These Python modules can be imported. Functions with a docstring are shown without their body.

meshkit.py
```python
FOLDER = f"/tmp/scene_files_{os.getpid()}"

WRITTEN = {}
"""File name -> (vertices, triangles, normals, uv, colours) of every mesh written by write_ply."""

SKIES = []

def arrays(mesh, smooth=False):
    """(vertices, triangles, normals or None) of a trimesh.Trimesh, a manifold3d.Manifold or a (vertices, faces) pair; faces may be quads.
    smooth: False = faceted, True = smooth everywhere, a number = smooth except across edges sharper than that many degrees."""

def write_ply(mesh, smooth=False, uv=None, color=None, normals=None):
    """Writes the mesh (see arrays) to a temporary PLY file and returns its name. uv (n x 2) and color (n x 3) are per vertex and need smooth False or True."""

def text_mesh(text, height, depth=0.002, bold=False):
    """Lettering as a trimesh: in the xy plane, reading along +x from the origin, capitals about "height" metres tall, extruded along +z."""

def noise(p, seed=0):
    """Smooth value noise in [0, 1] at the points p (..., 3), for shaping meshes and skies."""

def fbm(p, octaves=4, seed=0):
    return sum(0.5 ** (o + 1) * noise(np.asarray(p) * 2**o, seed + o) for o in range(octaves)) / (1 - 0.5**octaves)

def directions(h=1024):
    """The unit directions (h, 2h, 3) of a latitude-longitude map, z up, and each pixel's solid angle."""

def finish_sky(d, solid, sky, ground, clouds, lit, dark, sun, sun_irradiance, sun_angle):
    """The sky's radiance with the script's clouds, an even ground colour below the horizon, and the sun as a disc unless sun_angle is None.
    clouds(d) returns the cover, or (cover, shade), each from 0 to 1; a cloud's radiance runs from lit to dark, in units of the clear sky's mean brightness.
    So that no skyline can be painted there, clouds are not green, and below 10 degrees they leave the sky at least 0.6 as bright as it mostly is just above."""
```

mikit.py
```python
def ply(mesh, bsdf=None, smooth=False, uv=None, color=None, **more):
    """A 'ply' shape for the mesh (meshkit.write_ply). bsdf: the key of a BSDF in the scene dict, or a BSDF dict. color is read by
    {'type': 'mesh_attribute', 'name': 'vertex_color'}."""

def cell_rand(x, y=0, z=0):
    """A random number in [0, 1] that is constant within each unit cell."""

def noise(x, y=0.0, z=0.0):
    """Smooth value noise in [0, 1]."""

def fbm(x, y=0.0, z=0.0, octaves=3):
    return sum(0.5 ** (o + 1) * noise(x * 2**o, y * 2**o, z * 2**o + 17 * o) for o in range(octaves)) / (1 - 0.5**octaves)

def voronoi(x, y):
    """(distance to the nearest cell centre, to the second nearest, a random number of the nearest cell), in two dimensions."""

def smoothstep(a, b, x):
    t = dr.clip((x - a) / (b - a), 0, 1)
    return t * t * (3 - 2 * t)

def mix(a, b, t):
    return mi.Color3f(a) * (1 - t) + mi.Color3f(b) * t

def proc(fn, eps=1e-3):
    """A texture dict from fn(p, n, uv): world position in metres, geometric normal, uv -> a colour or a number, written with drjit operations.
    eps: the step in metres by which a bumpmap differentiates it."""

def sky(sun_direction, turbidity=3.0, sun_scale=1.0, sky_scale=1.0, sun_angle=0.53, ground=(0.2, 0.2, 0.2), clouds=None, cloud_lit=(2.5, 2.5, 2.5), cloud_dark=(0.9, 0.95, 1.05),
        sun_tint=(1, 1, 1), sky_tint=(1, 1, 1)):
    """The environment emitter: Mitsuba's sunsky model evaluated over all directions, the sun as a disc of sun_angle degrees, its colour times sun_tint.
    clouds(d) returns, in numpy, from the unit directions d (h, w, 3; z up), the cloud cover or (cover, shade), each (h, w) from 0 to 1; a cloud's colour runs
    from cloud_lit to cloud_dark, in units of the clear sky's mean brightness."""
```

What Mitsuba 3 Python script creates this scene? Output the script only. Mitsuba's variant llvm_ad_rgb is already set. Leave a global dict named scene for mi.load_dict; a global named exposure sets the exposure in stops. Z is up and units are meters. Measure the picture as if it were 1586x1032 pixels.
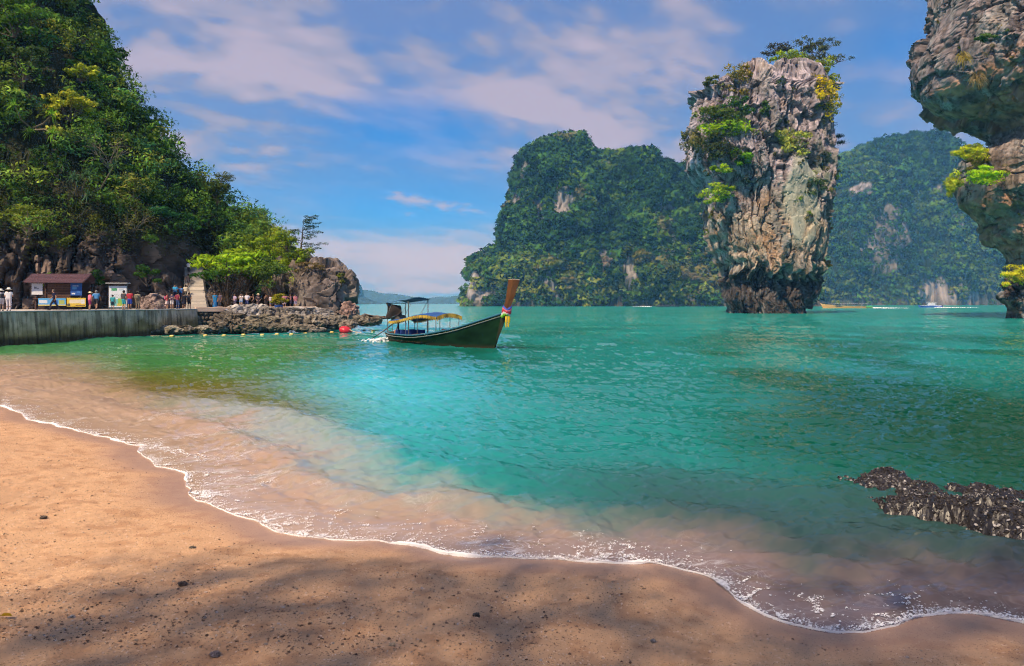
import math, random
import numpy as np, trimesh, manifold3d
import drjit as dr, mitsuba as mi
import mikit, meshkit
from scipy.spatial import cKDTree
from scipy.interpolate import PchipInterpolator

T = mi.ScalarTransform4f
scene, labels = {}, {}
EYE = 3.0

# ---------------------------------------------------------------- camera, sky, exposure
scene['camera'] = {'type': 'perspective', 'fov': 2 * math.degrees(math.atan(0.793)), 'fov_axis': 'x', 'near_clip': 0.1, 'far_clip': 30000.0,
                   'principal_point_offset_y': 46.0 / 1032,
                   'to_world': T().look_at(origin=[0, 0, EYE], target=[0, 100, EYE], up=[0, 0, 1])}
exposure = 1.95
SUN = np.array([-0.36, -0.54, 0.74])


def clouds(d):
    x, y, z = d[..., 0], d[..., 1], d[..., 2]
    el = np.degrees(np.arcsin(np.clip(z, -1, 1)))
    az = np.degrees(np.arctan2(x, y))
    st = lambda a, b, t: np.clip((t - a) / (b - a), 0, 1) ** 2 * (3 - 2 * np.clip((t - a) / (b - a), 0, 1))
    k = 1.0 / (np.maximum(z, 0) + 0.13)
    px, py = x * k, y * k
    # high streaky cloud drawn out along one wind direction
    c, s = math.cos(.62), math.sin(.62)
    p = np.stack([(px * c + py * s) * .85, (-px * s + py * c) * 1.25, 0 * px + .3], -1)
    w = meshkit.fbm(p * 1.1 + 3.1, 4, 7) - .5
    w2 = meshkit.fbm(p * 2.2 + 13.1, 3, 17) - .5
    big = meshkit.fbm(p * .75 + w[..., None] * .9 + 5.3, 4, 2)
    s1 = meshkit.fbm(p * [1.6, 2.6, 1] + w[..., None] * 1.6 + w2[..., None] * .8 + 9, 6, 5)
    s2 = meshkit.fbm(p * [9.0, 8.0, 1] + w[..., None] * 3.0 + w2[..., None] * 1.5 + 2, 4, 11)
    veil = st(.30, .60, big + .10 * (s1 - .5))
    fine = st(.36, .68, s1 * .52 + s2 * .48)
    cover = .40 + veil * (.14 + .46 * fine)
    hole = 1.2 * np.exp(-((az + 9.5) / 8) ** 2 - ((el - 15) / 2.6) ** 2) + np.exp(-((az + 10) / 10) ** 2 - ((el - 8.2) / 3.0) ** 2) + .7 * np.exp(-((az - 31) / 3) ** 2 - ((el - 19) / 2.0) ** 2)
    cover = cover * (1 - .80 * np.clip(hole * (.6 + .9 * s1), 0, 1))
    bank = np.exp(-((az + 23) / 9) ** 2 - ((el - 17) / 5.0) ** 2) * .5 + np.exp(-((az + 12) / 16) ** 2 - ((el - 24) / 4.0) ** 2) * .55 + np.exp(-((az - 8) / 14) ** 2 - ((el - 21) / 7) ** 2) * .35
    cover = np.clip(cover + 1.3 * bank * st(.36, .62, s1 * .55 + s2 * .45), 0, .95)
    glow = np.exp(-((az + 7) / 9) ** 2 - ((el - 3.6) / 2.0) ** 2) * (.55 + .7 * s1)
    lowhaze = .15 * st(9, 0, el)
    cover = np.clip(np.maximum(cover, lowhaze) + glow * .62, 0, .95)
    puff = st(.0, .5, 1 - ((az + 15.3) / 1.2) ** 2 - ((el - 4.75) / .42) ** 2 + (s2 - .5) * 2.6) * .85
    puff = np.maximum(puff, .6 * st(.0, .6, 1 - ((az + 10.7) / .9) ** 2 - ((el - 4.5) / .40) ** 2 + (s2 - .5) * 2.6))
    puff2 = .75 * st(.0, 1.5, .8 - ((az + 7.4 + (el - 9.0) * 1.6) / 4.4) ** 2 - ((el - 9.0) / 1.5) ** 2 + (s1 - .5) * 5.5 + (s2 - .5) * 4.5)
    top = np.maximum(puff, puff2)
    cover = np.maximum(cover, top)
    shade = np.clip(.92 - .95 * st(.38, .74, s1 * .65 + s2 * .35) * (.55 + .6 * veil), .26, 1)
    warm = np.clip(glow * 1.3 + top + .35 * bank, 0, 1)
    return cover, shade * (1 - warm)


scene['sky'] = mikit.sky(SUN.tolist(), turbidity=2.6, sun_scale=1.0, sky_scale=0.92, sun_angle=2.0, clouds=clouds, ground=(.06, .16, .16),
                         cloud_lit=(2.20, 1.80, 2.20), cloud_dark=(.64, .92, 1.62), sky_tint=(.14, .70, 1.28), sun_tint=(1.0, .98, .96))

# ---------------------------------------------------------------- helpers
S_ = np.array


def at(u, v, Y):
    """the point at distance Y seen at photo pixel (u, v)"""
    return np.array([(u - 793) / 1000 * Y, Y, EYE - (v - 470) / 1000 * Y])


def srgb(r, g, b):
    c = np.array([r, g, b], float) / 255
    return np.where(c <= .04045, c / 12.92, ((c + .055) / 1.055) ** 2.4)


def sm(a, b, t):
    t = np.clip((t - a) / (b - a), 0, 1)
    return t * t * (3 - 2 * t)


def fbm(p, octaves=4, seed=0):
    return meshkit.fbm(p, octaves, seed)


def ct(k, g=2.2):
    """noise with its contrast raised"""
    return np.clip(.5 + g * (k - .5), 0, 1)


def key_for(name, parent=None):
    base = name if parent is None else parent + '__' + name
    k, n = base, 0
    while k in scene or k in labels or any(q.startswith(k + '__') for q in HOLDERS.get(k, ())):
        n += 1
        k = f'{base}_{n:03d}'
    return k


HOLDERS = {}


def put(name, shape, parent=None, label=None, cat=None, group=None, kind=None):
    """ONE entry of the scene"""
    k = key_for(name, parent)
    scene[k] = shape
    tag(k, label, cat, group, kind)
    return k


def thing(name, label, cat, group=None):
    """a thing made of parts only"""
    k = key_for(name)
    labels[k] = {'label': label, 'category': cat}
    if group:
        labels[k]['group'] = group
    return k


def tag(k, label=None, cat=None, group=None, kind=None):
    e = {a: b for a, b in (('label', label), ('category', cat), ('group', group), ('kind', kind)) if b}
    if e:
        labels[k] = e


def vply(v, f, col, bsdf='mat_vc', normals=None, smooth=True, uv=None):
    v = np.asarray(v, float)
    col = np.broadcast_to(np.asarray(col, float), (len(v), 3)) if col is not None else None
    path = meshkit.write_ply((v, f), smooth if normals is None else False, uv, col, normals=normals)
    return {'type': 'ply', 'filename': path, 'face_normals': meshkit.WRITTEN[path][2] is None, 'bsdf': {'type': 'ref', 'id': bsdf}}


def flat(mesh, col, bsdf='mat_vc', smooth=False):
    """a mesh with one colour (hard edges)"""
    v, f, _ = meshkit.arrays(mesh)
    v2 = v[f.ravel()]
    return vply(v2, np.arange(len(v2)).reshape(-1, 3), col, bsdf, smooth=False)


def soft(mesh, col, bsdf='mat_vc'):
    v, f, _ = meshkit.arrays(mesh)
    return vply(v, f, col, bsdf, smooth=True)


def grid_faces(nr, nc, wrap=False):
    r, c = np.meshgrid(np.arange(nr - 1), np.arange(nc if wrap else nc - 1), indexing='ij')
    c2 = (c + 1) % nc
    q = np.stack([r * nc + c, r * nc + c2, (r + 1) * nc + c2, (r + 1) * nc + c], -1).reshape(-1, 4)
    return np.vstack([q[:, [0, 1, 2]], q[:, [0, 2, 3]]])


def box(x, y, z, c=(0, 0, 0), bev=0.0):
    m = trimesh.creation.box((x, y, z))
    if bev:
        e = np.array([x, y, z]) / 2 - bev
        pts = []
        for k in range(3):
            d = np.full(3, 0.0)
            for s in np.ndindex(2, 2, 2):
                q = (np.array(s) * 2 - 1) * e
                q[k] += np.sign(q[k]) * bev
                pts.append(q)
        m = trimesh.convex.convex_hull(np.array(pts))
    m.apply_translation(c)
    return m


def tube(pts, rad, sides=6, caps=True):
    p = np.asarray(pts, float)
    t = np.gradient(p, axis=0)
    t /= np.linalg.norm(t, axis=1, keepdims=True) + 1e-12
    a = np.cross(t, np.where(np.abs(t[:, 2:]) < .9, [0, 0, 1.0], [1.0, 0, 0]))
    a /= np.linalg.norm(a, axis=1, keepdims=True) + 1e-12
    b = np.cross(t, a)
    ang = np.arange(sides) * 2 * np.pi / sides
    r = np.broadcast_to(rad, (len(p),))
    v = (p[:, None] + r[:, None, None] * (np.cos(ang)[None, :, None] * a[:, None] + np.sin(ang)[None, :, None] * b[:, None])).reshape(-1, 3)
    f = grid_faces(len(p), sides, True)
    if caps:
        n = len(v)
        v = np.vstack([v, p[:1], p[-1:]])
        i = np.arange(sides)
        f = np.vstack([f, np.stack([i * 0 + n, (i + 1) % sides, i], 1), np.stack([i * 0 + n + 1, (len(p) - 1) * sides + i, (len(p) - 1) * sides + (i + 1) % sides], 1)])
    return trimesh.Trimesh(v, f, process=False)


def join(ms):
    return trimesh.util.concatenate([m for m in ms if m is not None])


def unit(a):
    return a / (np.linalg.norm(a, axis=-1, keepdims=True) + 1e-12)


# ---------------------------------------------------------------- foliage: clouds of leaf faces
def leaves(cen, rad, per, size, col, seed, up=.25, shell=.5, tri=False, cvar=.35, lump=.5, droop=0.0, hemi=None, aspect=.45):
    """cen (N,3), rad (N,3) blobs, per = leaves in each; returns v, f, n, c"""
    rng = np.random.default_rng(seed)
    cen, rad = np.atleast_2d(cen), np.atleast_2d(rad)
    N = len(cen)
    col = np.broadcast_to(np.asarray(col, float), (N, 3))
    d = rng.normal(size=(N, per, 3))
    d[..., 2] += up
    if hemi is not None:
        s = np.sign((d * hemi).sum(-1, keepdims=True))
        d = np.where((s < 0) & (rng.random((N, per, 1)) < .8), d - 2 * (d * hemi).sum(-1, keepdims=True) * np.asarray(hemi), d)
    d = unit(d)
    k = shell + (1 - shell) * rng.random((N, per, 1)) ** .6
    ph = rng.random((N, 1, 3)) * 50
    k = k * (1 - lump / 2 + lump * meshkit.noise(d * 2.2 + ph, seed % 97)[..., None] * 1.3)
    p = cen[:, None] + d * k * rad[:, None]
    p[..., 2] -= droop * rng.random((N, per)) * rad[:, 2:3]
    ln = unit(.55 * d + .75 * unit(rng.normal(size=d.shape)) + [0, 0, .35])
    t = unit(np.cross(ln, rng.normal(size=d.shape)))
    b = np.cross(ln, t)
    size = np.broadcast_to(size, (N,))[:, None, None]
    s = size * (.6 + .8 * rng.random((N, per, 1)))
    if tri:
        v = np.stack([p + t * s, p - t * s * .6 + b * s * .75, p - t * s * .6 - b * s * .75], 2)
        fi = np.array([[0, 1, 2]])
    else:
        v = np.stack([p + t * s, p + b * s * aspect + ln * s * .12, p - t * s, p - b * s * aspect + ln * s * .12], 2)
        fi = np.array([[0, 1, 2], [0, 2, 3]])
    nv = v.shape[2]
    sh = unit(.8 * d + .55 * ln)
    n = np.repeat(sh[:, :, None], nv, 2)
    c = col[:, None] * (1 - cvar + 2 * cvar * rng.random((N, per, 1)))
    c = c * (1 + .25 * (rng.random((N, per, 1)) - .5) * np.array([1.2, 0, -.6]))
    c = np.repeat(np.clip(c, .004, .9)[:, :, None], nv, 2)
    f = (np.arange(N * per)[:, None, None] * nv + fi[None]).reshape(-1, 3)
    return v.reshape(-1, 3), f, n.reshape(-1, 3), c.reshape(-1, 3)


def merge(parts):
    vs, fs, ns, cs, k = [], [], [], [], 0
    for v, f, n, c in parts:
        vs.append(v); fs.append(f + k); ns.append(n); cs.append(c); k += len(v)
    return np.vstack(vs), np.vstack(fs), np.vstack(ns), np.vstack(cs)


def leaf_shape(parts, bsdf='leaf_vc'):
    v, f, n, c = merge(parts) if isinstance(parts, list) else parts
    return vply(v, f, c, bsdf, normals=n)


def clumps(center, R, n, seed, flatz=.7):
    """sub-blob centres and radii of one shrub"""
    rng = np.random.default_rng(seed)
    R = np.broadcast_to(R, (3,)).astype(float)
    d = unit(rng.normal(size=(n, 3)) + [0, 0, .35])
    c = np.asarray(center) + d * R * (.25 + .75 * rng.random((n, 1)))
    r = R * (.18 + .26 * rng.random((n, 1)))
    r[:, 2] *= flatz
    return c, r


def branch_tree(base, top, spread, seed, levels=3, n=3, r0=.1):
    """list of (polyline, radii) limbs from base towards top"""
    rng = np.random.default_rng(seed)
    out, tips = [], []

    def grow(p, d, L, r, lev):
        pts, q = [p], p
        dd = d
        for i in range(4):
            dd = unit(dd + rng.normal(size=3) * .16 + [0, 0, .03])
            q = q + dd * L / 4
            pts.append(q)
        rr = np.linspace(r, r * .55, 5)
        out.append((np.array(pts), rr))
        if lev == 0:
            tips.append(q)
            return
        for i in range(n):
            j = rng.integers(2, 5)
            nd = unit(dd + rng.normal(size=3) * spread)
            grow(pts[j], nd, L * (.6 + .25 * rng.random()), rr[j] * .7, lev - 1)

    base, top = np.asarray(base, float), np.asarray(top, float)
    L = np.linalg.norm(top - base)
    grow(base, (top - base) / L, L * .6, r0, levels)
    return out, np.array(tips)


def limbs_mesh(out, sides=5):
    return join([tube(p, r, sides) for p, r in out])


# ---------------------------------------------------------------- materials
VC = {'type': 'mesh_attribute', 'name': 'vertex_color'}
scene['mat_vc'] = {'type': 'twosided', 'bsdf': {'type': 'principled', 'base_color': VC, 'roughness': .75, 'specular': .3}}
scene['gloss_vc'] = {'type': 'twosided', 'bsdf': {'type': 'principled', 'base_color': VC, 'roughness': .32, 'specular': .5}}
scene['rock_vc'] = {'type': 'twosided', 'bsdf': {'type': 'principled', 'base_color': VC, 'roughness': .9, 'specular': .15}}
scene['wet_vc'] = {'type': 'twosided', 'bsdf': {'type': 'principled', 'base_color': VC, 'roughness': .42, 'specular': .6}}
scene['leaf_vc'] = {'type': 'principledthin', 'base_color': VC, 'roughness': .55, 'diff_trans': .7, 'spec_trans': 0.0, 'eta': 1.3}
scene['forest_vc'] = {'type': 'twosided', 'bsdf': {'type': 'diffuse', 'reflectance': VC}}
# ---------------------------------------------------------------- the shore line, in metres on the beach
def ground_pt(u, v, z=0.0):
    Y = (EYE - z) * 1000 / (v - 470)
    return ((u - 793) / 1000 * Y, Y)


SHORE_PX = [(-260, 596), (-120, 612), (0, 631), (60, 652), (120, 669), (178, 681), (215, 700), (245, 718), (272, 734), (286, 757), (292, 775), (330, 790), (380, 806), (440, 826), (520, 834), (600, 838), (660, 845),
            (700, 855), (780, 864), (850, 866), (930, 868), (1000, 870), (1060, 885), (1110, 900), (1150, 928), (1200, 955), (1260, 972), (1320, 976), (1385, 974), (1435, 966), (1500, 960), (1586, 968), (1700, 990), (1900, 1040)]
_p = np.array([ground_pt(u, v) for u, v in SHORE_PX])
_t = np.concatenate([[0], np.cumsum(np.linalg.norm(np.diff(_p, axis=0), axis=1))])
_tt = np.linspace(0, _t[-1], 2400)
SHORE = np.stack([PchipInterpolator(_t, _p[:, k])(_tt) for k in (0, 1)], 1)
_w = np.stack([_tt * .9, _tt * 0, _tt * 0], 1)
_tan = unit(np.gradient(SHORE, axis=0))
_nor = np.stack([_tan[:, 1], -_tan[:, 0]], 1)           # towards the land
SHORE = SHORE + _nor * ((fbm(_w * 1.1, 3, 31) - .5) * .42)[:, None]
_tan = unit(np.gradient(SHORE, axis=0))
_nor = np.stack([_tan[:, 1], -_tan[:, 0]], 1)
SHORE_TREE = cKDTree(SHORE)


def shore_dist(x, y):
    """signed distance to the shore line: positive on the sand, negative over the water"""
    q = np.stack([np.ravel(x), np.ravel(y)], 1)
    d, i = SHORE_TREE.query(q)
    s = ((q - SHORE[i]) * _nor[i]).sum(1)
    far = d > 6
    out = np.where(s >= 0, d, -d)
    return out.reshape(np.shape(x))


def sand_z(x, y, d=None):
    d = shore_dist(x, y) if d is None else d
    z = np.where(d > 0, .15 * d - .003 * d ** 2 * (d < 20), .22 * d)
    z = np.clip(z, -6, 1.7)
    p = np.stack([x, y, 0 * x], -1)
    on = sm(.0, 1.2, d)
    z = z + on * ((fbm(p * .55, 3, 3) - .5) * .12 + (fbm(p * 2.6, 3, 4) - .5) * .045)
    return z


def sand_fine(x, y, d):
    p = np.stack([x, y, 0 * x], -1)
    pat = sm(.42, .62, fbm(p * .8 + 7, 3, 8))
    return sm(.4, 1.6, d) * ((fbm(p * 9, 3, 5) - .5) * .022 * (.35 + pat) + (meshkit.noise(p * 38, 6) - .5) * .008 * (.3 + pat))


# sand: fine where the picture shows it closely, coarse around
_vs = np.concatenate([np.linspace(1100, 620, 330)])
_us = np.concatenate([np.linspace(-900, -60, 30)[:-1], np.linspace(-60, 1650, 520), np.linspace(1650, 2600, 30)[1:]])
_Y = (EYE - .35) * 1000 / (_vs - 470)
_Y = np.concatenate([[-14, -9, -5, -2, 0, 1.2, 2.2, 3.2], _Y, np.linspace(_Y[-1], 62, 60)[1:]])
_Yx = np.maximum(_Y, 3.0)
X_ = (_us[None] - 793) / 1000 * _Yx[:, None]
Y_ = np.broadcast_to(_Y[:, None], X_.shape)
D_ = shore_dist(X_, Y_)
Z_ = sand_z(X_, Y_, D_)
Z_ = Z_ + np.where(Y_ > 3.0, sand_fine(X_, Y_, D_), 0)
Z_ = np.where((Y_ > 25) & (Z_ > .5), .5, Z_)
keep = np.stack([X_, Y_, Z_], -1).reshape(-1, 3)
_f = grid_faces(*X_.shape)


def sand_col(p, n, uv):
    d = uv.x
    big = mikit.fbm(p.x * .7, p.y * .7, 3.0, 3)
    mid = mikit.fbm(p.x * 6, p.y * 6, 1.0, 3)
    g = mikit.noise(p.x * 110, p.y * 110, 0.0)
    g2 = mikit.noise(p.x * 47 + 9, p.y * 47, 0.0)
    c = mikit.mix((.57, .345, .19), (.48, .285, .16), big)
    c = mikit.mix(c, (.36, .18, .09), mikit.smoothstep(.45, .75, mid) * .55)
    c = mikit.mix(c, (.15, .08, .05), mikit.smoothstep(.76, .92, g) * .8)
    c = mikit.mix(c, (.75, .58, .44), mikit.smoothstep(.84, .95, g2) * .5)
    wet = mikit.smoothstep(.95, .1, d + .6 * (big - .5))
    return mikit.mix(c, (.32, .195, .145), wet * .75)


def sand_rough(p, n, uv):
    big = mikit.fbm(p.x * .7, p.y * .7, 3.0, 3)
    return .92 - .55 * mikit.smoothstep(.7, .05, uv.x + .6 * (big - .5))


def sand_bump(p, n, uv):
    dry = mikit.smoothstep(.1, .9, uv.x)
    return (.35 + .65 * dry) * (mikit.noise(p.x * 75, p.y * 75, 0.0) + .8 * mikit.noise(p.x * 34, p.y * 34, 3.0))


scene['sand_mat'] = {'type': 'twosided', 'bsdf': {'type': 'bumpmap', 'arbitrary': mikit.proc(sand_bump), 'scale': .009, 'bsdf': {'type': 'principled', 'base_color': mikit.proc(sand_col), 'roughness': mikit.proc(sand_rough), 'specular': .35}}}
put('beach_sand', vply(keep, _f, None, 'sand_mat', uv=np.stack([D_.ravel(), X_.ravel()], 1)), kind='structure')


# ---------------------------------------------------------------- water
def wave_h(x, y):
    """height of the ripples in metres (crests lie roughly along the shore)"""
    p = np.stack([x, y, 0 * x], -1)
    w = (meshkit.noise(p * .35, 3)[..., None] - .5) * np.array([1.2, 1.2, 0])
    q = p + w
    a = .55
    r = np.stack([q[..., 0] * math.cos(a) + q[..., 1] * math.sin(a) * 0, q[..., 1] + q[..., 0] * .12, 0 * x], -1)
    h = (fbm(r * [.17, .30, 1], 2, 21) - .5) * .34
    h = h + (1 - np.abs(2 * fbm(r * [.72, 1.05, 1] + 3, 2, 22) - 1)) * .125
    h = h + (1 - np.abs(2 * fbm(r * [1.7, 2.6, 1] + 8, 2, 23) - 1)) * .062
    near_ = sm(30, 12, y)
    h = h + ((1 - np.abs(2 * fbm(r * [3.0, 4.6, 1] + 5, 2, 25) - 1)) * .045 - .03) * near_
    h = h + (meshkit.noise(r * [4.2, 6.5, 1] + 5, 24) - .5) * .018
    return h - .13


_vs = 470 + np.concatenate([[.80, .9, 1.0, 1.25], np.linspace(1.5, 40, 85), 40 + np.cumsum(np.linspace(.55, 2.05, 400))])
_vs = _vs[_vs < 1050]
_us = np.concatenate([-793 - np.geomspace(6000, 150, 16), np.linspace(-140, 1730, 760), 793 + np.geomspace(945, 6000, 16)])
_Y = EYE * 1000 / (_vs - 470)
X_ = np.clip((_us[None] - 793) / 1000 * _Y[:, None], -5800, 5800)
Y_ = np.broadcast_to(_Y[:, None], X_.shape)
D_ = shore_dist(X_, Y_)
dep = np.clip(-D_, 0, None)
rch = sm(3.5, -8.0, X_)
amp = .25 * sm(.1, .9, dep) + .75 * np.where(dep > 0, sm(0, 1, (dep - .35) / (1.0 + 2.6 * rch)), 0) * (1 - .45 * sm(120, 400, Y_))
thin = sm(-.05, 1.0, dep)
Z_ = wave_h(X_, Y_) * amp * 1.0
# a low swell rolling in and small lips close to the beach
lip = np.exp(-((dep - 1.7 - .5 * (fbm(np.stack([X_, Y_, 0 * X_], -1) * .45, 2, 41) - .5)) / .35) ** 2) * .07
lip += np.exp(-((dep - 3.6 - 1.2 * (fbm(np.stack([X_, Y_, 0 * X_], -1) * .3, 2, 42) - .5)) / .5) ** 2) * .09
lip += (1 - np.abs(2 * fbm(np.stack([X_ * 2.6 + Y_ * 1.2, Y_ * 6.5 - X_ * 2.4, 0 * X_], -1), 2, 43) - 1)) * .042 * thin - .026 * thin
lip += (meshkit.noise(np.stack([X_ * 8, Y_ * 10, 0 * X_], -1), 44) - .5) * .017 * thin
Z_ = Z_ + 1.5 * lip * sm(0, 1, dep) + .012 * sm(0, .3, dep)
Z_ = np.where(D_ > 0.0, np.minimum(Z_, sand_z(X_, Y_, D_) - .05 - .1 * D_), Z_)
V_ = np.stack([X_, Y_, Z_], -1).reshape(-1, 3)
_f = grid_faces(*X_.shape)
_ok = (D_.ravel()[_f] < .25).any(1)
_f = _f[_ok][:, ::-1]


def water_col(p, n, uv):
    d = uv.x                                        # metres from the shore line
    w = mikit.fbm(p.x * .16, p.y * .09, 2.0, 3)
    w2 = mikit.fbm(p.x * .9, p.y * .55, 4.0, 3)
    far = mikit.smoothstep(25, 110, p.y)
    deep = mikit.mix((.003, .092, .058), (.007, .175, .155), mikit.smoothstep(.35, .65, w))
    # sand bar in the middle of the bay: paler, bluer
    bar = dr.exp(-dr.square((p.x + 3.0 + .12 * p.y) / 4.5) - dr.square((p.y - 22) / 11.0))
    deep = mikit.mix(deep, (.05, .45, .50), bar * .9)
    # weed and silt at the sheltered end by the sea wall
    silt = mikit.smoothstep(-4.0, -12.0, p.x + .18 * (p.y - 20)) * mikit.smoothstep(64, 46, p.y)
    deep = mikit.mix(deep, (.05, .175, .035), silt * .9)
    green = mikit.mix((.12, .105, .018), deep, mikit.smoothstep(3.5, 11.5, d + 4 * (w - .5)))
    deep = mikit.mix(deep, green, mikit.smoothstep(-2.0, -7.0, p.x))
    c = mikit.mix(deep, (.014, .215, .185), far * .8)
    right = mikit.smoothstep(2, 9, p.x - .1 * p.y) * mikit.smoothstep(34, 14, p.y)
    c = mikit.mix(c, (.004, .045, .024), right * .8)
    shallow = mikit.mix((.37, .255, .185), (.165, .12, .115), mikit.smoothstep(-3, 4, p.x))
    reach = mikit.smoothstep(3.5, -8.0, p.x)
    dn = d / (1.3 + 3.2 * reach)
    c = mikit.mix(c, (.030, .050, .055), mikit.smoothstep(-1.5, 3.0, p.x) * mikit.smoothstep(6.0, 1.5, d) * .85)  # shade on the water near the beach put into the body colour
    r2 = mikit.smoothstep(-11.0, -27.0, p.x)
    k = mikit.smoothstep(.4 + 1.2 * reach + 3.5 * r2, 1.9 + 3.6 * reach + 12 * r2, d + (.7 + 1.5 * reach) * (w2 - .5) + (.5 + .8 * reach) * (mikit.fbm(p.x * 2.6 + p.y, p.y * 4.2 - p.x * 1.4, 9.0, 3) - .5))
    c = mikit.mix(shallow, c, k)
    c = mikit.mix(c, (.27, .36, .36), 2.6 * k * (1 - k) * reach * mikit.smoothstep(-13.0, -6.0, p.x))
    # foam lace of the spent wavelets
    q = 3.2 + 0 * p.x
    wx = p.x + 1.1 * (mikit.fbm(p.x * 2.1, p.y * 2.1, 1.0, 3) - .5)
    wy = p.y + .9 * (mikit.fbm(p.x * 2.1, p.y * 2.1, 5.0, 3) - .5)
    f1, f2, _r = mikit.voronoi(wx * 2.3, wy * 3.6)
    g1, g2, _r = mikit.voronoi(wx * 6.5 + 3, wy * 9.5)
    strk = mikit.fbm((p.x * .9 + p.y * .42) * 3.0, (p.y * .9 - p.x * .42) * 13.0, 2.0, 3)
    lace = mikit.smoothstep(.10, .01, f2 - f1) * .45 + mikit.smoothstep(.18, .02, g2 - g1) * .5 + mikit.smoothstep(.60, .72, strk) * .55
    patch = mikit.smoothstep(.50, .68, mikit.fbm(p.x * .8 + 2, p.y * 1.1, 7.0, 3))
    spread = mikit.smoothstep(.40, .62, mikit.fbm(p.x * 1.7 + 8, p.y * 2.1, 3.0, 3))
    near = (mikit.smoothstep(.85, .1, dn) * (.2 + .8 * patch) * .6 + mikit.smoothstep(.30, .05, d) * .35) * (.2 + .8 * spread)
    return mikit.mix(c, (.72, .70, .70), dr.clip(lace * near, 0, .8))


def water_rough(p, n, uv):
    return .05 + .10 * mikit.smoothstep(60, 260, p.y)


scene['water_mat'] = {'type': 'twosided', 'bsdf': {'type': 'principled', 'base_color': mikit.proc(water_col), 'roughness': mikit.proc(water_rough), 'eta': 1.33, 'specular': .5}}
del scene['water_mat']['bsdf']['specular']
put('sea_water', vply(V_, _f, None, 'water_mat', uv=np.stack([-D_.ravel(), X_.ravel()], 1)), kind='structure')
# ---------------------------------------------------------------- far wooded limestone hills
def ridge_fn(pts, Y):
    a = np.array([at(u, v, Y) for u, v in pts])
    return PchipInterpolator(a[:, 0], np.maximum(a[:, 2], 0)), a[0, 0], a[-1, 0]


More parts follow.
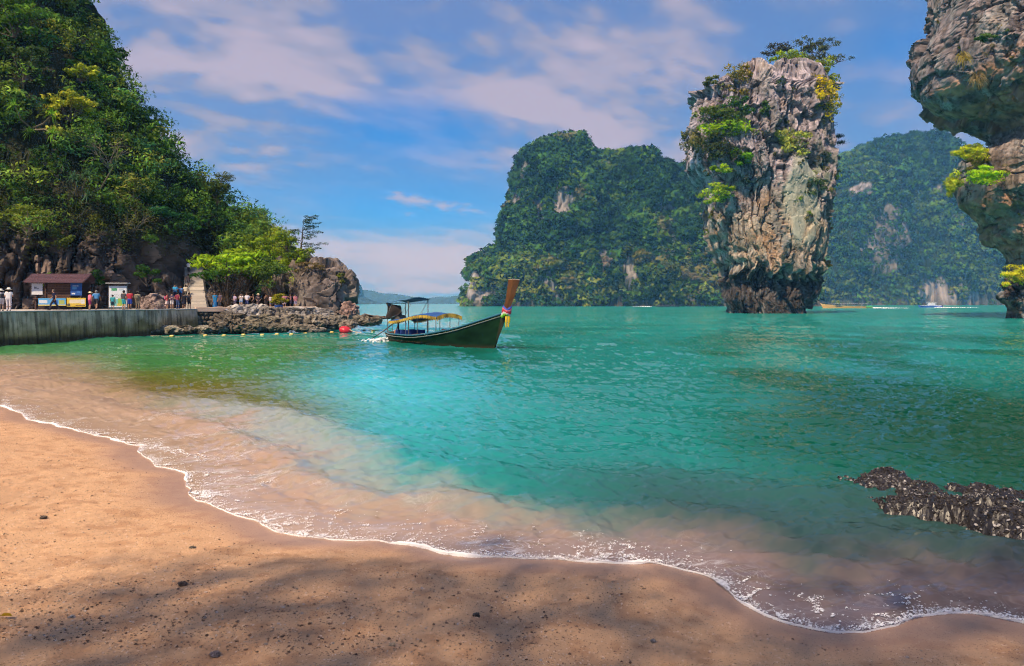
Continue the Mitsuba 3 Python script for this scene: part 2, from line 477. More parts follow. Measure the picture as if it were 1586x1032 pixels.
def hill(name, pts, Y, half, nx, ny, bare, seed, crown, n_crown, per, cols, power=3.0, front=.25, rock=(.30, .27, .25), tag_group=None, gully=46.0):
    fn, x0, x1 = ridge_fn(pts, Y)
    xs = np.linspace(x0, x1, nx)
    ss = np.linspace(-1, 1, ny)
    X = np.broadcast_to(xs[None], (ny, nx)).copy()
    S = np.broadcast_to(ss[:, None], (ny, nx))
    q = np.stack([X / 60, S * 1.2, 0 * X], -1)
    foot = half * (1 + .5 * (fbm(np.stack([X / 70, 0 * X, 0 * X], -1) + seed, 3, seed) - .5))
    Yw = Y + S * foot
    prof = np.clip(1 - np.abs(S) ** power, 0, 1)
    prof = prof ** (.55 + .5 * fbm(np.stack([X / 45, S * .6, 0 * X], -1) + seed, 3, seed + 1))
    Z = fn(X) * prof
    p3 = np.stack([X, Yw, Z], -1)
    dz = (fbm(p3 / 34 + seed, 4, seed + 2) - .5)
    Yw = Yw + dz * gully * (1 - .6 * np.abs(S) ** 8)
    Z = Z * (1 + .10 * (fbm(p3 / 50, 3, seed + 3) - .5)) - 2.5
    X = X + (fbm(p3 / 22 + 40, 3, seed + 4) - .5) * 7
    V = np.stack([X, Yw, Z], -1).reshape(-1, 3)
    F = grid_faces(ny, nx)
    V[:, 1] += (fbm(V / [5, 9, 12], 3, seed + 31) - .5) * 16
    # bare rock faces
    m = np.zeros(len(V))
    for (bu, bv, ru, rv, k) in bare:
        c = at(bu, bv, Y - half * .6)
        sc = (Y - half * .6) / 1000
        e = ((V[:, 0] - c[0]) / (ru * sc)) ** 2 + ((V[:, 2] - c[2]) / (rv * sc)) ** 2
        m = np.maximum(m, min(1, k + .15) * sm(1.05, .85, e + 2.6 * (fbm(V / [9, 9, 16], 4, seed + 9) - .5) + .9 * (fbm(V / [3, 3, 9], 3, seed + 19) - .5)))
    cliff = .8 * sm(9, 4.5, V[:, 2] + 5 * (fbm(V / 8, 2, seed + 6) - .5)) * .8
    nn = fbm(V * [1 / 4, 1 / 4, 1 / 8], 4, seed + 7)[:, None]
    nn = np.clip(.5 + 1.9 * (nn - .5), .02, 1)
    rc = np.asarray(rock) * (.25 + 1.2 * nn)
    dark = np.array([.018, .035, .010])
    col = dark * (1 - m[:, None]) + rc * m[:, None]
    col = col * (1 - cliff[:, None]) + (np.array([.20, .175, .15]) * (.3 + nn)) * cliff[:, None]
    root = put(name, vply(V, F, col, 'rock_vc', smooth=False), kind='structure')
    # crowns of the wood
    rng = np.random.default_rng(seed)
    tri = V[F]
    cr = np.cross(tri[:, 1] - tri[:, 0], tri[:, 2] - tri[:, 0])
    ar = np.linalg.norm(cr, axis=1)
    fc = tri.mean(1)
    wgt = ar * (fc[:, 1] < Y + half * .35) * np.clip(1.05 - 1.3 * np.maximum(m, cliff * .9)[F].mean(1), 0, 1)
    i = rng.choice(len(F), n_crown, p=wgt / wgt.sum())
    b = rng.dirichlet([1, 1, 1], n_crown)
    c = (tri[i] * b[..., None]).sum(1)
    r = crown * (.45 + 1.15 * rng.random((n_crown, 1)) ** 2.2) * np.array([1, 1, .85])
    c[:, 2] += r[:, 2] * .35
    k = .5 + 1.5 * (.55 * fbm(c / 75 + 9, 2, seed + 8) + .45 * fbm(c / 22 + 9, 3, seed + 18) - .5)
    k2 = rng.random(n_crown)
    cc = np.empty((n_crown, 3))
    cols = np.asarray(cols)
    shape_ = .75 + .5 * rng.random((n_crown, 1))
    c[:, 2] += 0 * r[:, 2]
    idx = np.clip(((k - .5) * 2.6 + .42 + .55 * (k2 - .5)) * len(cols), 0, len(cols) - 1).astype(int)
    cc = cols[idx] * (.65 + .8 * rng.random((n_crown, 1)))
    # lower slopes: yellower green, their sunlit brightness put into the crown colours
    hgt = sm(70, 10, c[:, 2]) * (rng.random(n_crown) < .55)
    hgt = (hgt * rng.random(n_crown))[:, None]
    cc = cc * (1 - hgt) + hgt * np.array([.26, .29, .04]) * (.4 + .9 * rng.random((n_crown, 1)))
    lv = leaves(c, r, per, r[:, 0] * .30, cc, seed, up=.5, shell=.72, tri=True, cvar=.3, lump=.6)
    put('hill_forest', leaf_shape(lv, 'forest_vc'), kind='stuff', label='dense jungle wood covering the %s' % tag_group, cat='forest')
    return V, F


GREENS = [(.018, .052, .012), (.026, .072, .016), (.038, .10, .018), (.055, .125, .018), (.085, .15, .020), (.15, .145, .05)]
HV, HF = hill('wooded_hill', [(723, 472), (728, 453), (735, 415), (754, 397), (775, 386), (785, 338), (799, 289), (806, 257), (820, 231), (845, 220), (895, 216), (911, 235), (930, 242), (955, 238), (990, 240), (1015, 252), (1045, 264), (1070, 273), (1105, 303), (1155, 355), (1205, 432), (1227, 471)], 720, 95, 420, 170,
     [(731, 440, 9, 30, 1), (868, 318, 15, 24, .8), (812, 262, 9, 26, .5), (835, 330, 9, 20, .5), (850, 446, 13, 20, .5), (760, 350, 16, 26, .45), (968, 420, 10, 22, .7), (800, 300, 12, 22, .4), (745, 458, 30, 10, .7), (930, 395, 22, 10, .5), (1030, 330, 18, 18, .4)],
     5, 5.6, 4300, 70, GREENS, tag_group='nearer limestone hill across the bay')
hill('wooded_hill', [(1180, 471), (1215, 402), (1240, 334), (1270, 273), (1300, 251), (1335, 231), (1360, 218), (1385, 216), (1410, 211), (1440, 216), (1465, 228), (1490, 251), (1520, 295), (1545, 343), (1570, 402), (1600, 441), (1640, 471)],
     1150, 120, 300, 140, [(1322, 298, 14, 9, .95), (1430, 300, 7, 4, .9), (1455, 338, 14, 6, .8), (1412, 452, 30, 18, 1), (1466, 352, 6, 8, .7), (1360, 350, 26, 30, .35), (1475, 458, 20, 8, .8), (1340, 390, 40, 34, .3), (1510, 372, 8, 6, .6)],
     17, 7.0, 3600, 50, GREENS[:5], rock=(.36, .31, .29), tag_group='farther domed hill beyond the rock pillar', gully=60.0)
# hazy islands at the mouth of the bay
for nm, pts, Y, half, nx in (('hazy_island', [(524, 471), (531, 440), (540, 437), (556, 440), (560, 457), (575, 464), (590, 471)], 2300, 80, 90),
                             ('hazy_ridge', [(470, 471), (520, 462), (545, 455), (565, 449), (590, 454), (620, 456), (655, 462), (690, 459), (720, 458), (760, 464), (800, 471)], 3500, 250, 160)):
    fn, x0, x1 = ridge_fn(pts, Y)
    xs, ss = np.linspace(x0, x1, nx), np.linspace(-1, 1, 24)
    X, S = np.meshgrid(xs, ss)
    p = np.stack([X / 40, S * 2, 0 * X], -1)
    Z = fn(X) * np.clip(1 - np.abs(S) ** 4, 0, 1) * (.93 + .16 * fbm(p, 4, 3)) - 2
    Yw = Y + S * half + (fbm(p * 2, 3, 6) - .5) * 50
    put(nm, vply(np.stack([X, Yw, Z], -1).reshape(-1, 3), grid_faces(24, nx), np.array([.03, .05, .03]), 'rock_vc'), kind='structure')
# ---------------------------------------------------------------- limestone rocks
def cells(p, scale, seed, density=1.0, jitter=1.0):
    """3-D cells over the points p (divided by scale): distance to the nearest and second nearest centre, id of the nearest, its centre"""
    q = p / np.asarray(scale, float)
    lo, hi = np.floor(q.min(0)) - 1, np.ceil(q.max(0)) + 2
    g = np.stack(np.meshgrid(*[np.arange(a, b) for a, b in zip(lo, hi)], indexing='ij'), -1).reshape(-1, 3)
    rng = np.random.default_rng(seed)
    c = g + rng.random(g.shape) * jitter
    d, i = cKDTree(c).query(q, k=2)
    r = rng.random((len(c), 4))
    return d[:, 0], d[:, 1], r[i[:, 0]], c[i[:, 0]] - q


def blocky(p, scale, seed, warp=.35, crack_w=.10):
    """height of a surface broken into tilted facets, some with cracks between them, about -1 .. 1"""
    sc = np.asarray(scale, float)
    w = np.stack([fbm(p / sc * 1.3 + k * 9.7, 2, seed + k) - .5 for k in range(3)], -1) * warp * sc * 2
    w = w + np.stack([fbm(p / sc * 6 + k * 5.1, 2, seed + 7 + k) - .5 for k in range(3)], -1) * .22 * sc
    d1, d2, r, off = cells(p + w, sc, seed)
    tilt = ((r[:, 1:4] - .5) * off).sum(1) * 2.1
    some = sm(.44, .62, fbm(p / sc * .9 + 3, 2, seed + 12))
    crack = sm(crack_w, .0, d2 - d1) * some
    return (r[:, 0] - .5) * 1.0 + tilt - crack * .8, crack, r[:, 0]


KY = 200.0


def ko_profile():
    L = [(82, 1166), (92, 1150), (104, 1128), (112, 1104), (125, 1090), (150, 1079), (180, 1071), (210, 1064), (240, 1062), (268, 1063), (284, 1071), (292, 1082), (310, 1086), (340, 1089), (370, 1090), (385, 1096), (398, 1099), (408, 1109), (416, 1114), (440, 1115), (460, 1119), (475, 1124), (490, 1127)]
    R = [(82, 1250), (92, 1276), (104, 1282), (125, 1286), (150, 1290), (180, 1291), (210, 1294), (240, 1298), (262, 1297), (280, 1295), (310, 1292), (340, 1287), (370, 1284), (390, 1281), (410, 1278), (430, 1276), (446, 1273), (456, 1268), (470, 1260), (482, 1252), (490, 1250)]
    f = lambda P: PchipInterpolator([a for a, b in P], [b for a, b in P])
    return f(L), f(R)


def rock_colors(V, N, z, seed, top=(.36, .30, .325), mid=(.33, .25, .185), base=(.115, .095, .085), z1=30., z2=14., k=5.0):
    a = fbm(V / [k * .8, k * .8, k * 2.6], 4, seed)
    b = fbm(V / [k * .35, k * .35, k * 1.8] + 5, 4, seed + 1)
    c = fbm(V / (k * 2.2) + 11, 3, seed + 2)
    a, b = ct(a, 1.6), ct(b, 2.4)
    t = sm(z1 - k * 1.6, z1 + k * 1.6, z + k * 4.5 * (c - .5))[:, None]
    t2 = sm(z2 - k * .5, z2 + k * .5, z + k * 1.6 * (a - .5))[:, None]
    col = np.asarray(mid) * (1 - t) + np.asarray(top) * t
    col = np.asarray(base) * (1 - t2) + col * t2
    col = col * (.42 + 1.0 * b[:, None])
    grey = sm(.52, .75, a)[:, None]
    col = col * (1 - .65 * grey) + np.array([.26, .25, .235]) * (.6 + .8 * b[:, None]) * .65 * grey
    pits = sm(.50, .66, fbm(V / (k * .11), 3, seed + 8))[:, None]
    col = col * (1.12 - .55 * pits)
    streak = sm(.56, .70, fbm(V / [k * .16, k * .16, k * 3.2] + 3, 3, seed + 4))[:, None]
    col = col * (1 - .6 * streak)
    orange = sm(.60, .72, fbm(V / (k * 1.1) + 31, 3, seed + 5))[:, None] * t2 * (1 - .6 * t)
    col = col * (1 - .7 * orange) + np.array([.42, .27, .16]) * .6 * orange * (.6 + .7 * b[:, None])
    return col


def pillar_mesh(cx, cy, zs, left, right, depth, nth, seed, amp, cell, top_fn=None, flutes=1.0):
    """closed rock: half widths left/right (metres from cx) per height; depth: front-back half size factor"""
    th = np.linspace(0, 2 * np.pi, nth, endpoint=False)
    cz, sz = np.cos(th), np.sin(th)
    e = .72
    ex, ey = np.sign(cz) * np.abs(cz) ** e, np.sign(sz) * np.abs(sz) ** e
    mid = (left + right) / 2
    hw = (right - left) / 2
    X = mid[:, None] + hw[:, None] * ex[None] + cx
    Yw = cy + (hw * .55 + hw.mean() * .3)[:, None] * depth * ey[None]
    Z = np.broadcast_to(zs[:, None], X.shape).copy()
    return X, Yw, Z


def ko_tapu():
    fl, fr = ko_profile()
    vs = np.concatenate([np.linspace(490, 132, 400)])
    zs = EYE - (vs - 470) / 1000 * KY
    l, r = (fl(vs) - 1180) / 1000 * KY, (fr(vs) - 1180) / 1000 * KY
    cx = (1180 - 793) / 1000 * KY
    nth = 520
    X, Yw, Z = pillar_mesh(cx, KY, zs, l, r, 1.0, nth, 3, 1, 1)
    # the cap closes in rings; its height follows the ragged top seen against the sky
    tu = [1082, 1090, 1105, 1120, 1132, 1140, 1146, 1153, 1159, 1166, 1172, 1180, 1187, 1194, 1204, 1220, 1240, 1262, 1276, 1284, 1292]
    tv = [140, 127, 121, 116, 114, 110, 104, 90, 89, 93, 98, 104, 110, 97, 94, 92, 92, 94, 98, 112, 135]
    ftop = PchipInterpolator((np.array(tu) - 793) / 1000 * KY, EYE - (np.array(tv) - 470) / 1000 * KY)
    rim = np.stack([X[-1], Yw[-1], Z[-1]], -1)
    c0 = rim.mean(0)
    rings = []
    for k in np.linspace(0, 1, 46)[1:]:
        q = c0 + (rim - c0) * (1 - k)
        want = ftop(np.clip(q[:, 0], (1082 - 793) / 1000 * KY, (1292 - 793) / 1000 * KY))
        q[:, 2] = Z[-1, 0] + (want - Z[-1, 0]) * sm(0, .22, k) - 1.2 * np.abs(q[:, 1] - c0[1]) / 12 * (1 - k) * 0
        rings.append(q)
    P = np.concatenate([np.stack([X, Yw, Z], -1), np.array(rings)], 0)
    nr = len(P)
    V = P.reshape(-1, 3)
    F = grid_faces(nr, nth, True)
    n0 = trimesh.Trimesh(V, F, process=False).vertex_normals.copy()
    # stay away from the central pole
    z = V[:, 2]
    body = sm(12.5, 16, z)
    b1, c1, _ = blocky(V, (11, 11, 24), 3, warp=.2, crack_w=.06)
    b2, c2, _ = blocky(V, (4.2, 4.2, 16.0), 8, warp=.15, crack_w=.08)
    b3, c3, _ = blocky(V, (1.7, 1.7, 3.4), 14, warp=.12)
    b4, c4, _ = blocky(V, (5.0, 5.0, 5.6), 18, warp=.15, crack_w=.07)
    fis = sm(.030, .0, np.abs(fbm(V / [4.2, 4.2, 26.0] + .6 * fbm(V / 5, 2, 6)[:, None], 3, 4) - .5)) * sm(.42, .56, fbm(V / [6, 6, 14], 2, 15))
    pit = .1 + .55 * (fbm(V / [.8, .8, 1.6], 4, 9) - .5)
    up = sm(34, 46, z)
    disp = 2.4 * b1 + 1.5 * b2 + .42 * b3 + .95 * b4 * (.2 + .8 * up) - 1.9 * fis + 1.3 * (pit - .1)
    # smoother great slab on the front, weathered flutes at the foot with drip stones under the overhang
    sx = (V[:, 0] - (1218 - 793) * KY / 1000) / 6.4
    sz_ = (z - (EYE + (470 - 315) / 1000 * KY)) / 14.0
    slab = sm(1.25, .7, sx ** 2 + sz_ ** 2 + .6 * (fbm(V / 5, 3, 2) - .5)) * (n0[:, 1] < 0)
    disp = disp * (1 - .72 * slab) + slab * .9
    drip = sm(.45, .7, fbm(V / [1.5, 1.5, 5.0] + 2, 3, 61)) * sm(9.5, 12.5, z) * sm(19, 14, z)
    disp = disp + drip * 2.6
    edge = np.abs(n0[:, 0])
    V = V + n0 * [1, 1, .35] * (disp * (1 - .35 * edge))[:, None] - 0
    V[:, 2] -= drip * 1.8
    # the deep slot on the right of the front, and the dark hollow under its bulge
    hol = np.exp(-((V[:, 0] - (1243 - 793) * .2) / 2.4) ** 2 - ((z - (EYE + (470 - 256) * .2)) / 2.6) ** 2) * (n0[:, 1] < 0)
    V[:, 1] += hol * 5.5
    notch = sm(15.5, 13.2, z + 1.6 * (fbm(V / [3, 3, 9], 2, 23) - .5)) * (.35 + .65 * np.exp(-((z - 10.5) / 4.0) ** 2))
    V = V - n0 * [.25, 1, 0] * (notch * 5.2)[:, None]
    # keep the contour on the measured outline
    V[:, 2] = np.where(V[:, 2] > 0, V[:, 2] * .942, V[:, 2])
    from scipy.ndimage import uniform_filter1d
    for _ in range(3):
        G = V.reshape(nr, nth, 3)
        uu = G[..., 0] / G[..., 1] * 1000 + 793
        il, ir = uu.argmin(1), uu.argmax(1)
        rr_ = np.arange(nr)
        vl = 470 - (G[rr_, il, 2] - EYE) / G[rr_, il, 1] * 1000
        vr = 470 - (G[rr_, ir, 2] - EYE) / G[rr_, ir, 1] * 1000
        el = uniform_filter1d(uu[rr_, il] - fl(np.clip(vl, 84, 489)), 31)
        er = uniform_filter1d(uu[rr_, ir] - fr(np.clip(vr, 84, 489)), 31)
        body_ = np.where(rr_ < 400, 1.0, 0.0)
        el, er = el * body_ + el[396] * (1 - body_), er * body_ + er[396] * (1 - body_)
        w_ = np.clip((uu - uu[rr_, il][:, None]) / (uu[rr_, ir] - uu[rr_, il] + 1e-6)[:, None], 0, 1)
        G[..., 0] -= (el[:, None] * (1 - w_) + er[:, None] * w_) / 1000 * G[..., 1]
        V = G.reshape(-1, 3)
    C = rock_colors(V, n0, z, 5, top=(.40, .345, .375), mid=(.35, .295, .24), z1=36, z2=13.0, k=5, base=(.075, .062, .055))  # dark grey foot, deepened in colour for the shade under the overhang
    cr = np.clip(.6 * c1 + .5 * c2 + .25 * c3 + .35 * c4 + 1.0 * fis, 0, 1)[:, None]
    C = C * (1 - .62 * cr)
    pale = np.array([.40, .42, .35]) * (.65 + .7 * fbm(V / [1.2, 1.2, 6], 3, 71))[:, None]
    C = C * (1 - .75 * slab[:, None]) + pale * .75 * slab[:, None]
    moss = (sm(.5, .66, fbm(V / 3.5 + 4, 3, 33)) * np.exp(-((V[:, 0] - (1245 - 793) * .2) / 5) ** 2 - ((z - 42) / 14) ** 2))[:, None]
    C = C * (1 - .6 * moss) + np.array([.09, .16, .07]) * .6 * moss
    tan = (np.exp(-((V[:, 0] - (1180 - 793) * .2) / 12) ** 2 - ((z - 22) / 7) ** 2) * sm(.42, .58, fbm(V / [3, 3, 5] + 8, 3, 35)))[:, None]
    C = C * (1 - .6 * tan) + np.array([.52, .33, .19]) * .6 * tan
    root = put('rock_pillar', vply(V, F, np.clip(C, .012, .8), 'rock_vc', smooth=False), label='tall top-heavy limestone pillar rising from the bay on an undercut foot', cat='rock')
    return V, F, n0


KV, KF, KN = ko_tapu()


def right_cliff():
    CY = 120.0
    cu = 1790
    L = [(-260, 1470), (-140, 1440), (-60, 1424), (0, 1420), (40, 1410), (90, 1405), (120, 1411), (140, 1430), (160, 1456), (176, 1488), (186, 1512), (196, 1522), (206, 1520), (214, 1506), (228, 1484), (250, 1477), (285, 1476), (300, 1478), (318, 1490), (335, 1506), (350, 1514), (362, 1520), (374, 1534), (388, 1548), (402, 1557), (420, 1553), (440, 1550), (455, 1541), (464, 1538), (474, 1546), (486, 1552), (498, 1553)]
    f = PchipInterpolator([a for a, b in L], [b for a, b in L])
    vs = np.concatenate([np.linspace(498, 222, 200), np.linspace(222, 100, 190)[1:], np.linspace(100, -30, 90)[1:], np.linspace(-30, -260, 40)[1:]])
    zs = EYE - (vs - 470) / 1000 * CY
    l = (f(vs) - cu) / 1000 * CY
    nth = 520
    # more columns on the side seen
    th = np.concatenate([np.linspace(np.pi * .75, np.pi * 1.75, 330, endpoint=False), np.linspace(np.pi * 1.75, np.pi * 2.75, 60, endpoint=False)])
    cz, sz = np.cos(th), np.sin(th)
    ex, ey = np.sign(cz) * np.abs(cz) ** .68, np.sign(sz) * np.abs(sz) ** .68
    hw = -l
    cx = (cu - 793) / 1000 * CY
    X = cx + hw[:, None] * ex[None]
    front = np.interp(vs, [-260, 0, 100, 160, 200, 260, 330, 400, 450, 498], [22, 24, 24, 19, 12, 16, 14, 10, 9, 9])
    Yw = CY + 4 + front[:, None] * ey[None]
    Z = np.broadcast_to(zs[:, None], X.shape).copy()
    for _ in range(6):                                # the outermost point of each level lies on the measured outline
        um = (X / Yw * 1000 + 793).min(1)
        hw = np.maximum(hw - (f(vs) + 9 - um) / 1000 * CY * .9, 4)
        X = cx + hw[:, None] * ex[None]
    P = np.stack([X, Yw, Z], -1)
    c0 = P[-1].mean(0)
    rings = [c0 + (P[-1] - c0) * (1 - k) + [0, 0, 9 * sm(0, 1, k)] for k in np.linspace(0, 1, 16)[1:]]
    P = np.concatenate([P, np.array(rings)], 0)
    nth = len(th)
    V = P.reshape(-1, 3)
    F = grid_faces(len(P), nth, True)
    n0 = trimesh.Trimesh(V, F, process=False).vertex_normals.copy()
    # beds that dip down to the right
    Vd = V @ np.array([[.80, 0, -.6], [0, 1, 0], [.6, 0, .80]]).T
    b1, c1, _ = blocky(Vd, (17, 17, 9), 23)
    b2, c2, _ = blocky(Vd, (6.5, 6.5, 2.6), 28)
    b3, c3, _ = blocky(Vd, (1.6, 1.6, 1.0), 34)
    pit = .1 + .5 * (fbm(V / [.7, .7, .8], 4, 49) - .5)
    rough = sm(.40, .62, fbm(V / 7, 3, 47))
    b4, c4, _ = blocky(V, (4.0, 4.0, 5.0), 38, warp=.5)
    fis = sm(.025, .0, np.abs(fbm(Vd / [6, 6, 3.0] + .5 * fbm(V / 4, 2, 6)[:, None], 3, 41) - .5)) * sm(.44, .58, fbm(V / 8, 2, 42))
    disp = 2.4 * b1 + 1.3 * b4 * (.25 + rough) - 1.6 * fis + .9 * b2 * (.3 + rough) + .28 * b3 * (.3 + rough) + 1.3 * (fbm(V / [2.0, 2.0, 5], 4, 44) - .5) + 1.5 * (pit - .1) * (.35 + rough)
    under = sm(-.25, -.7, n0[:, 2])
    disp = disp * (1 - .45 * under)
    edge = np.abs(n0[:, 0])
    V2 = V + n0 * (disp * (1 - .6 * edge ** 2))[:, None]
    for (u, v, r, dep) in ((1578, 232, 2.2, 8.0), (1555, 142, 2.0, 5.5), (1540, 205, 1.8, 5.0), (1568, 330, 1.2, 2.0), (1530, 300, 1.3, 2.5), (1568, 385, 1.5, 3.5), (1500, 165, 1.2, 2.2)):
        c = at(u, v, CY - 24)
        h = np.exp(-(((V[:, 0] - c[0]) / (r * 1.5)) ** 2 + ((V[:, 2] - c[2]) / r) ** 2)) * (n0[:, 1] < 0)
        V2[:, 1] += h * dep
    C = rock_colors(V2, n0, V2[:, 2], 25, top=(.25, .205, .20), mid=(.27, .20, .155), base=(.09, .07, .06), z1=33, z2=8.0, k=4)
    cr = np.clip(.55 * c1 + .45 * c2 + .25 * c3 + .9 * fis, 0, 1)[:, None]
    C = C * (1 - .6 * cr)
    st_ = (sm(-.05, -.5, n0[:, 2]) * sm(.30, .56, fbm(V2 / [3, 3, 2.0] + 6, 3, 57)))[:, None]
    C = C * (1 - .8 * st_) + np.array([.40, .22, .13]) * .8 * st_ * (.5 + ct(fbm(V2 / 1.2, 3, 58)))[:, None]
    c = at(1570, 325, CY - 18)
    tan = (np.exp(-((V2[:, 0] - c[0]) / 4.0) ** 2 - ((V2[:, 2] - c[2]) / 5.0) ** 2) * sm(.40, .6, fbm(V2 / [1.6, 1.6, 5], 3, 55)))[:, None]
    c = at(1572, 180, CY - 24)
    tan = np.maximum(tan, .8 * (np.exp(-((V2[:, 0] - c[0]) / 4.0) ** 2 - ((V2[:, 2] - c[2]) / 3.4) ** 2) * sm(.46, .62, fbm(V2 / 2.2, 3, 56)))[:, None])
    C = C * (1 - .8 * tan) + np.array([.62, .34, .15]) * .8 * tan
    put('overhanging_cliff', vply(V2, F, np.clip(C, .012, .8), 'rock_vc', smooth=False), label='huge overhanging grey and ochre limestone cliff with a ledge of yellow shrubs', cat='cliff')
    return V2, F, n0


RV, RF, RN = right_cliff()


def boulder(name, c, r, seed, col, label, cat='boulder', group=None, det=5, bsdf='rock_vc', amp=.28, cell=.8, base=None, parent=None, yaw=0):
    m = trimesh.creation.icosphere(det)
    v = m.vertices.copy()
    v = np.sign(v) * np.abs(v) ** .82
    r = np.asarray(r, float)
    s = r.mean()
    p = v * r + np.asarray(c) * 1.7
    b, cr, _ = blocky(p, np.full(3, cell * s), seed)
    b2, cr2, _ = blocky(p, np.full(3, cell * s * .4), seed + 5)
    h = 1 + amp * b * .8 + amp * .35 * b2 + amp * .7 * (fbm(p / s * 1.7, 4, seed) - .5)
    w = v * h[:, None] * r
    cy, sy = math.cos(yaw), math.sin(yaw)
    w = w @ np.array([[cy, sy, 0], [-sy, cy, 0], [0, 0, 1]])
    w = w + np.asarray(c)
    k = ct(fbm(p / s * 3, 4, seed + 2))[:, None]
    C = np.asarray(col) * (.4 + 1.1 * k) * (1.1 - .45 * sm(.5, .66, fbm(p / s * 9, 3, seed + 8)))[:, None] * (1 - .4 * np.clip(cr + .5 * cr2, 0, 1)[:, None])
    lich = sm(.56, .70, fbm(p / s * 1.3 + 4, 3, seed + 3))[:, None]
    C = C * (1 - .4 * lich) + np.array([.33, .30, .26]) * .4 * lich
    tide = sm(.55, .15, w[:, 2] + .25 * (k[:, 0] - .5))[:, None]
    C = C * (1 - .6 * tide) + np.array([.055, .05, .035]) * .6 * tide
    if base is not None:
        pass
    return put(name, vply(w, m.faces, np.clip(C, .01, .7), bsdf, smooth=False), parent, label, cat, group)
# ---------------------------------------------------------------- the steep wooded headland with its footpath
# plan of the cliff foot, height of the crest above it and how far the crest lies behind
FOOT = np.array([(-100, 50, 62, 30), (-74, 57, 60, 28), (-57, 63, 60, 28), (-51, 66, 57, 27), (-46, 69, 43.5, 23), (-42.5, 72, 29.5, 19), (-39.5, 76.5, 20.5, 16), (-37, 79.5, 17.3, 14), (-34, 80.5, 13.8, 12), (-31, 80, 10.8, 10), (-28, 79, 7.6, 8), (-25, 78.5, 5.2, 7), (-22.3, 78.5, 3.8, 6), (-20, 79.5, 1.5, 4)], float)
_s = np.concatenate([[0], np.cumsum(np.linalg.norm(np.diff(FOOT[:, :2], axis=0), axis=1))])
fx, fy, fh, fb = (PchipInterpolator(_s, FOOT[:, k]) for k in range(4))
PAVE = 2.4


def hill_pt(s, t):
    """point of the bare slope: s along the foot (metres), t 0 foot .. 1 crest .. 1.6 back"""
    x, y, h, b = fx(s), fy(s), fh(s), fb(s)
    L = np.hypot(x, y)
    nx, ny = x / L, y / L                            # straight inland, away from the bay
    tt = np.clip(t, 0, 1)
    cl = np.minimum(9.0 / h, .42)                    # share of the height that is sheer rock
    up = np.where(tt < .35, tt / .35 * cl, cl + (1 - cl) * ((tt - .35) / .65) ** .92)
    out = np.where(tt < .35, -1.6 * np.sin(tt / .35 * np.pi * .9) + 1.2 * tt / .35, 1.2 + (b - 1.2) * ((tt - .35) / .65) ** 1.15)
    over = np.clip(t - 1, 0, None)
    up = up - over * 1.5
    out = out + over * b * 1.6
    return np.stack([x + nx * out, y + ny * out, PAVE - .3 + h * up], -1)


SG, TG = np.meshgrid(np.linspace(0, _s[-1], 560), np.concatenate([np.linspace(0, .4, 130), np.linspace(.4, 1, 70)[1:], np.linspace(1, 1.6, 16)[1:]]))
P = hill_pt(SG.ravel(), TG.ravel())
F = grid_faces(*SG.shape)
n0 = trimesh.Trimesh(P, F, process=False).vertex_normals.copy()
n0 = n0 * np.sign((n0 * [.3, -1, .4]).sum(1))[:, None]
b1, c1, _ = blocky(P, (5.5, 5.5, 9), 73)
b2, c2, _ = blocky(P, (1.9, 1.9, 4.5), 78)
flu = 1 - np.abs(2 * fbm(P / [1.7, 1.7, 14], 3, 75) - 1)
low = sm(.42, .25, TG.ravel())
b3, c3, _ = blocky(P, (.8, .8, 1.6), 83)
fis = sm(.03, 0, np.abs(fbm(P / [2.4, 2.4, 16], 3, 84) - .5)) * low
flu2 = 1 - np.abs(2 * fbm(P / [.6, .6, 8], 3, 85) - 1)
disp = (1.0 * b1 + .7 * b2 + .42 * b3) * (.4 + .6 * low) - 1.0 * fis + .55 * (flu2 - .6) * low + 1.2 * (flu - .6) * low + .5 * (fbm(P / [.5, .5, .9], 3, 86) - .5) + .35 * (fbm(P / .6, 3, 79) - .5) + (fbm(P / 7, 3, 70) - .5) * 4.0 * (1 - low)
fade = sm(0, 3, _s[-1] - SG.ravel())
P = P + n0 * [1, 1, .4] * (disp * (.3 + .7 * fade))[:, None]
# the gully that the steps climb
STAIR_X, STAIR_Y = -38.0, 73.0
g = np.exp(-((P[:, 0] + 39.2) / 2.6) ** 2) * sm(16, 6, P[:, 2])
P[:, 1] += g * 7.5
k = ct(fbm(P / [1.0, 1.0, 5], 4, 81), 2.6)[:, None]
rockc = np.array([.115, .088, .072]) * (.2 + 1.2 * k)
pale = sm(.56, .70, fbm(P / [.9, .9, 7] + 5, 3, 82))[:, None] * low[:, None]
rockc = rockc * (1 - .7 * pale) + np.array([.30, .22, .175]) * .7 * pale
rockc = rockc * (1 - .65 * np.clip(c1 + .6 * c2 + .3 * c3 + fis, 0, 1)[:, None])
soil = np.array([.03, .034, .016])
w = low[:, None] * .92 + .08
put('headland_slope', vply(P, F, np.clip(rockc * w + soil * (1 - w), .008, .6), 'rock_vc', smooth=False), kind='structure')
HP, HFa, HT, HN, HS = P, F, TG.ravel(), n0, SG.ravel()

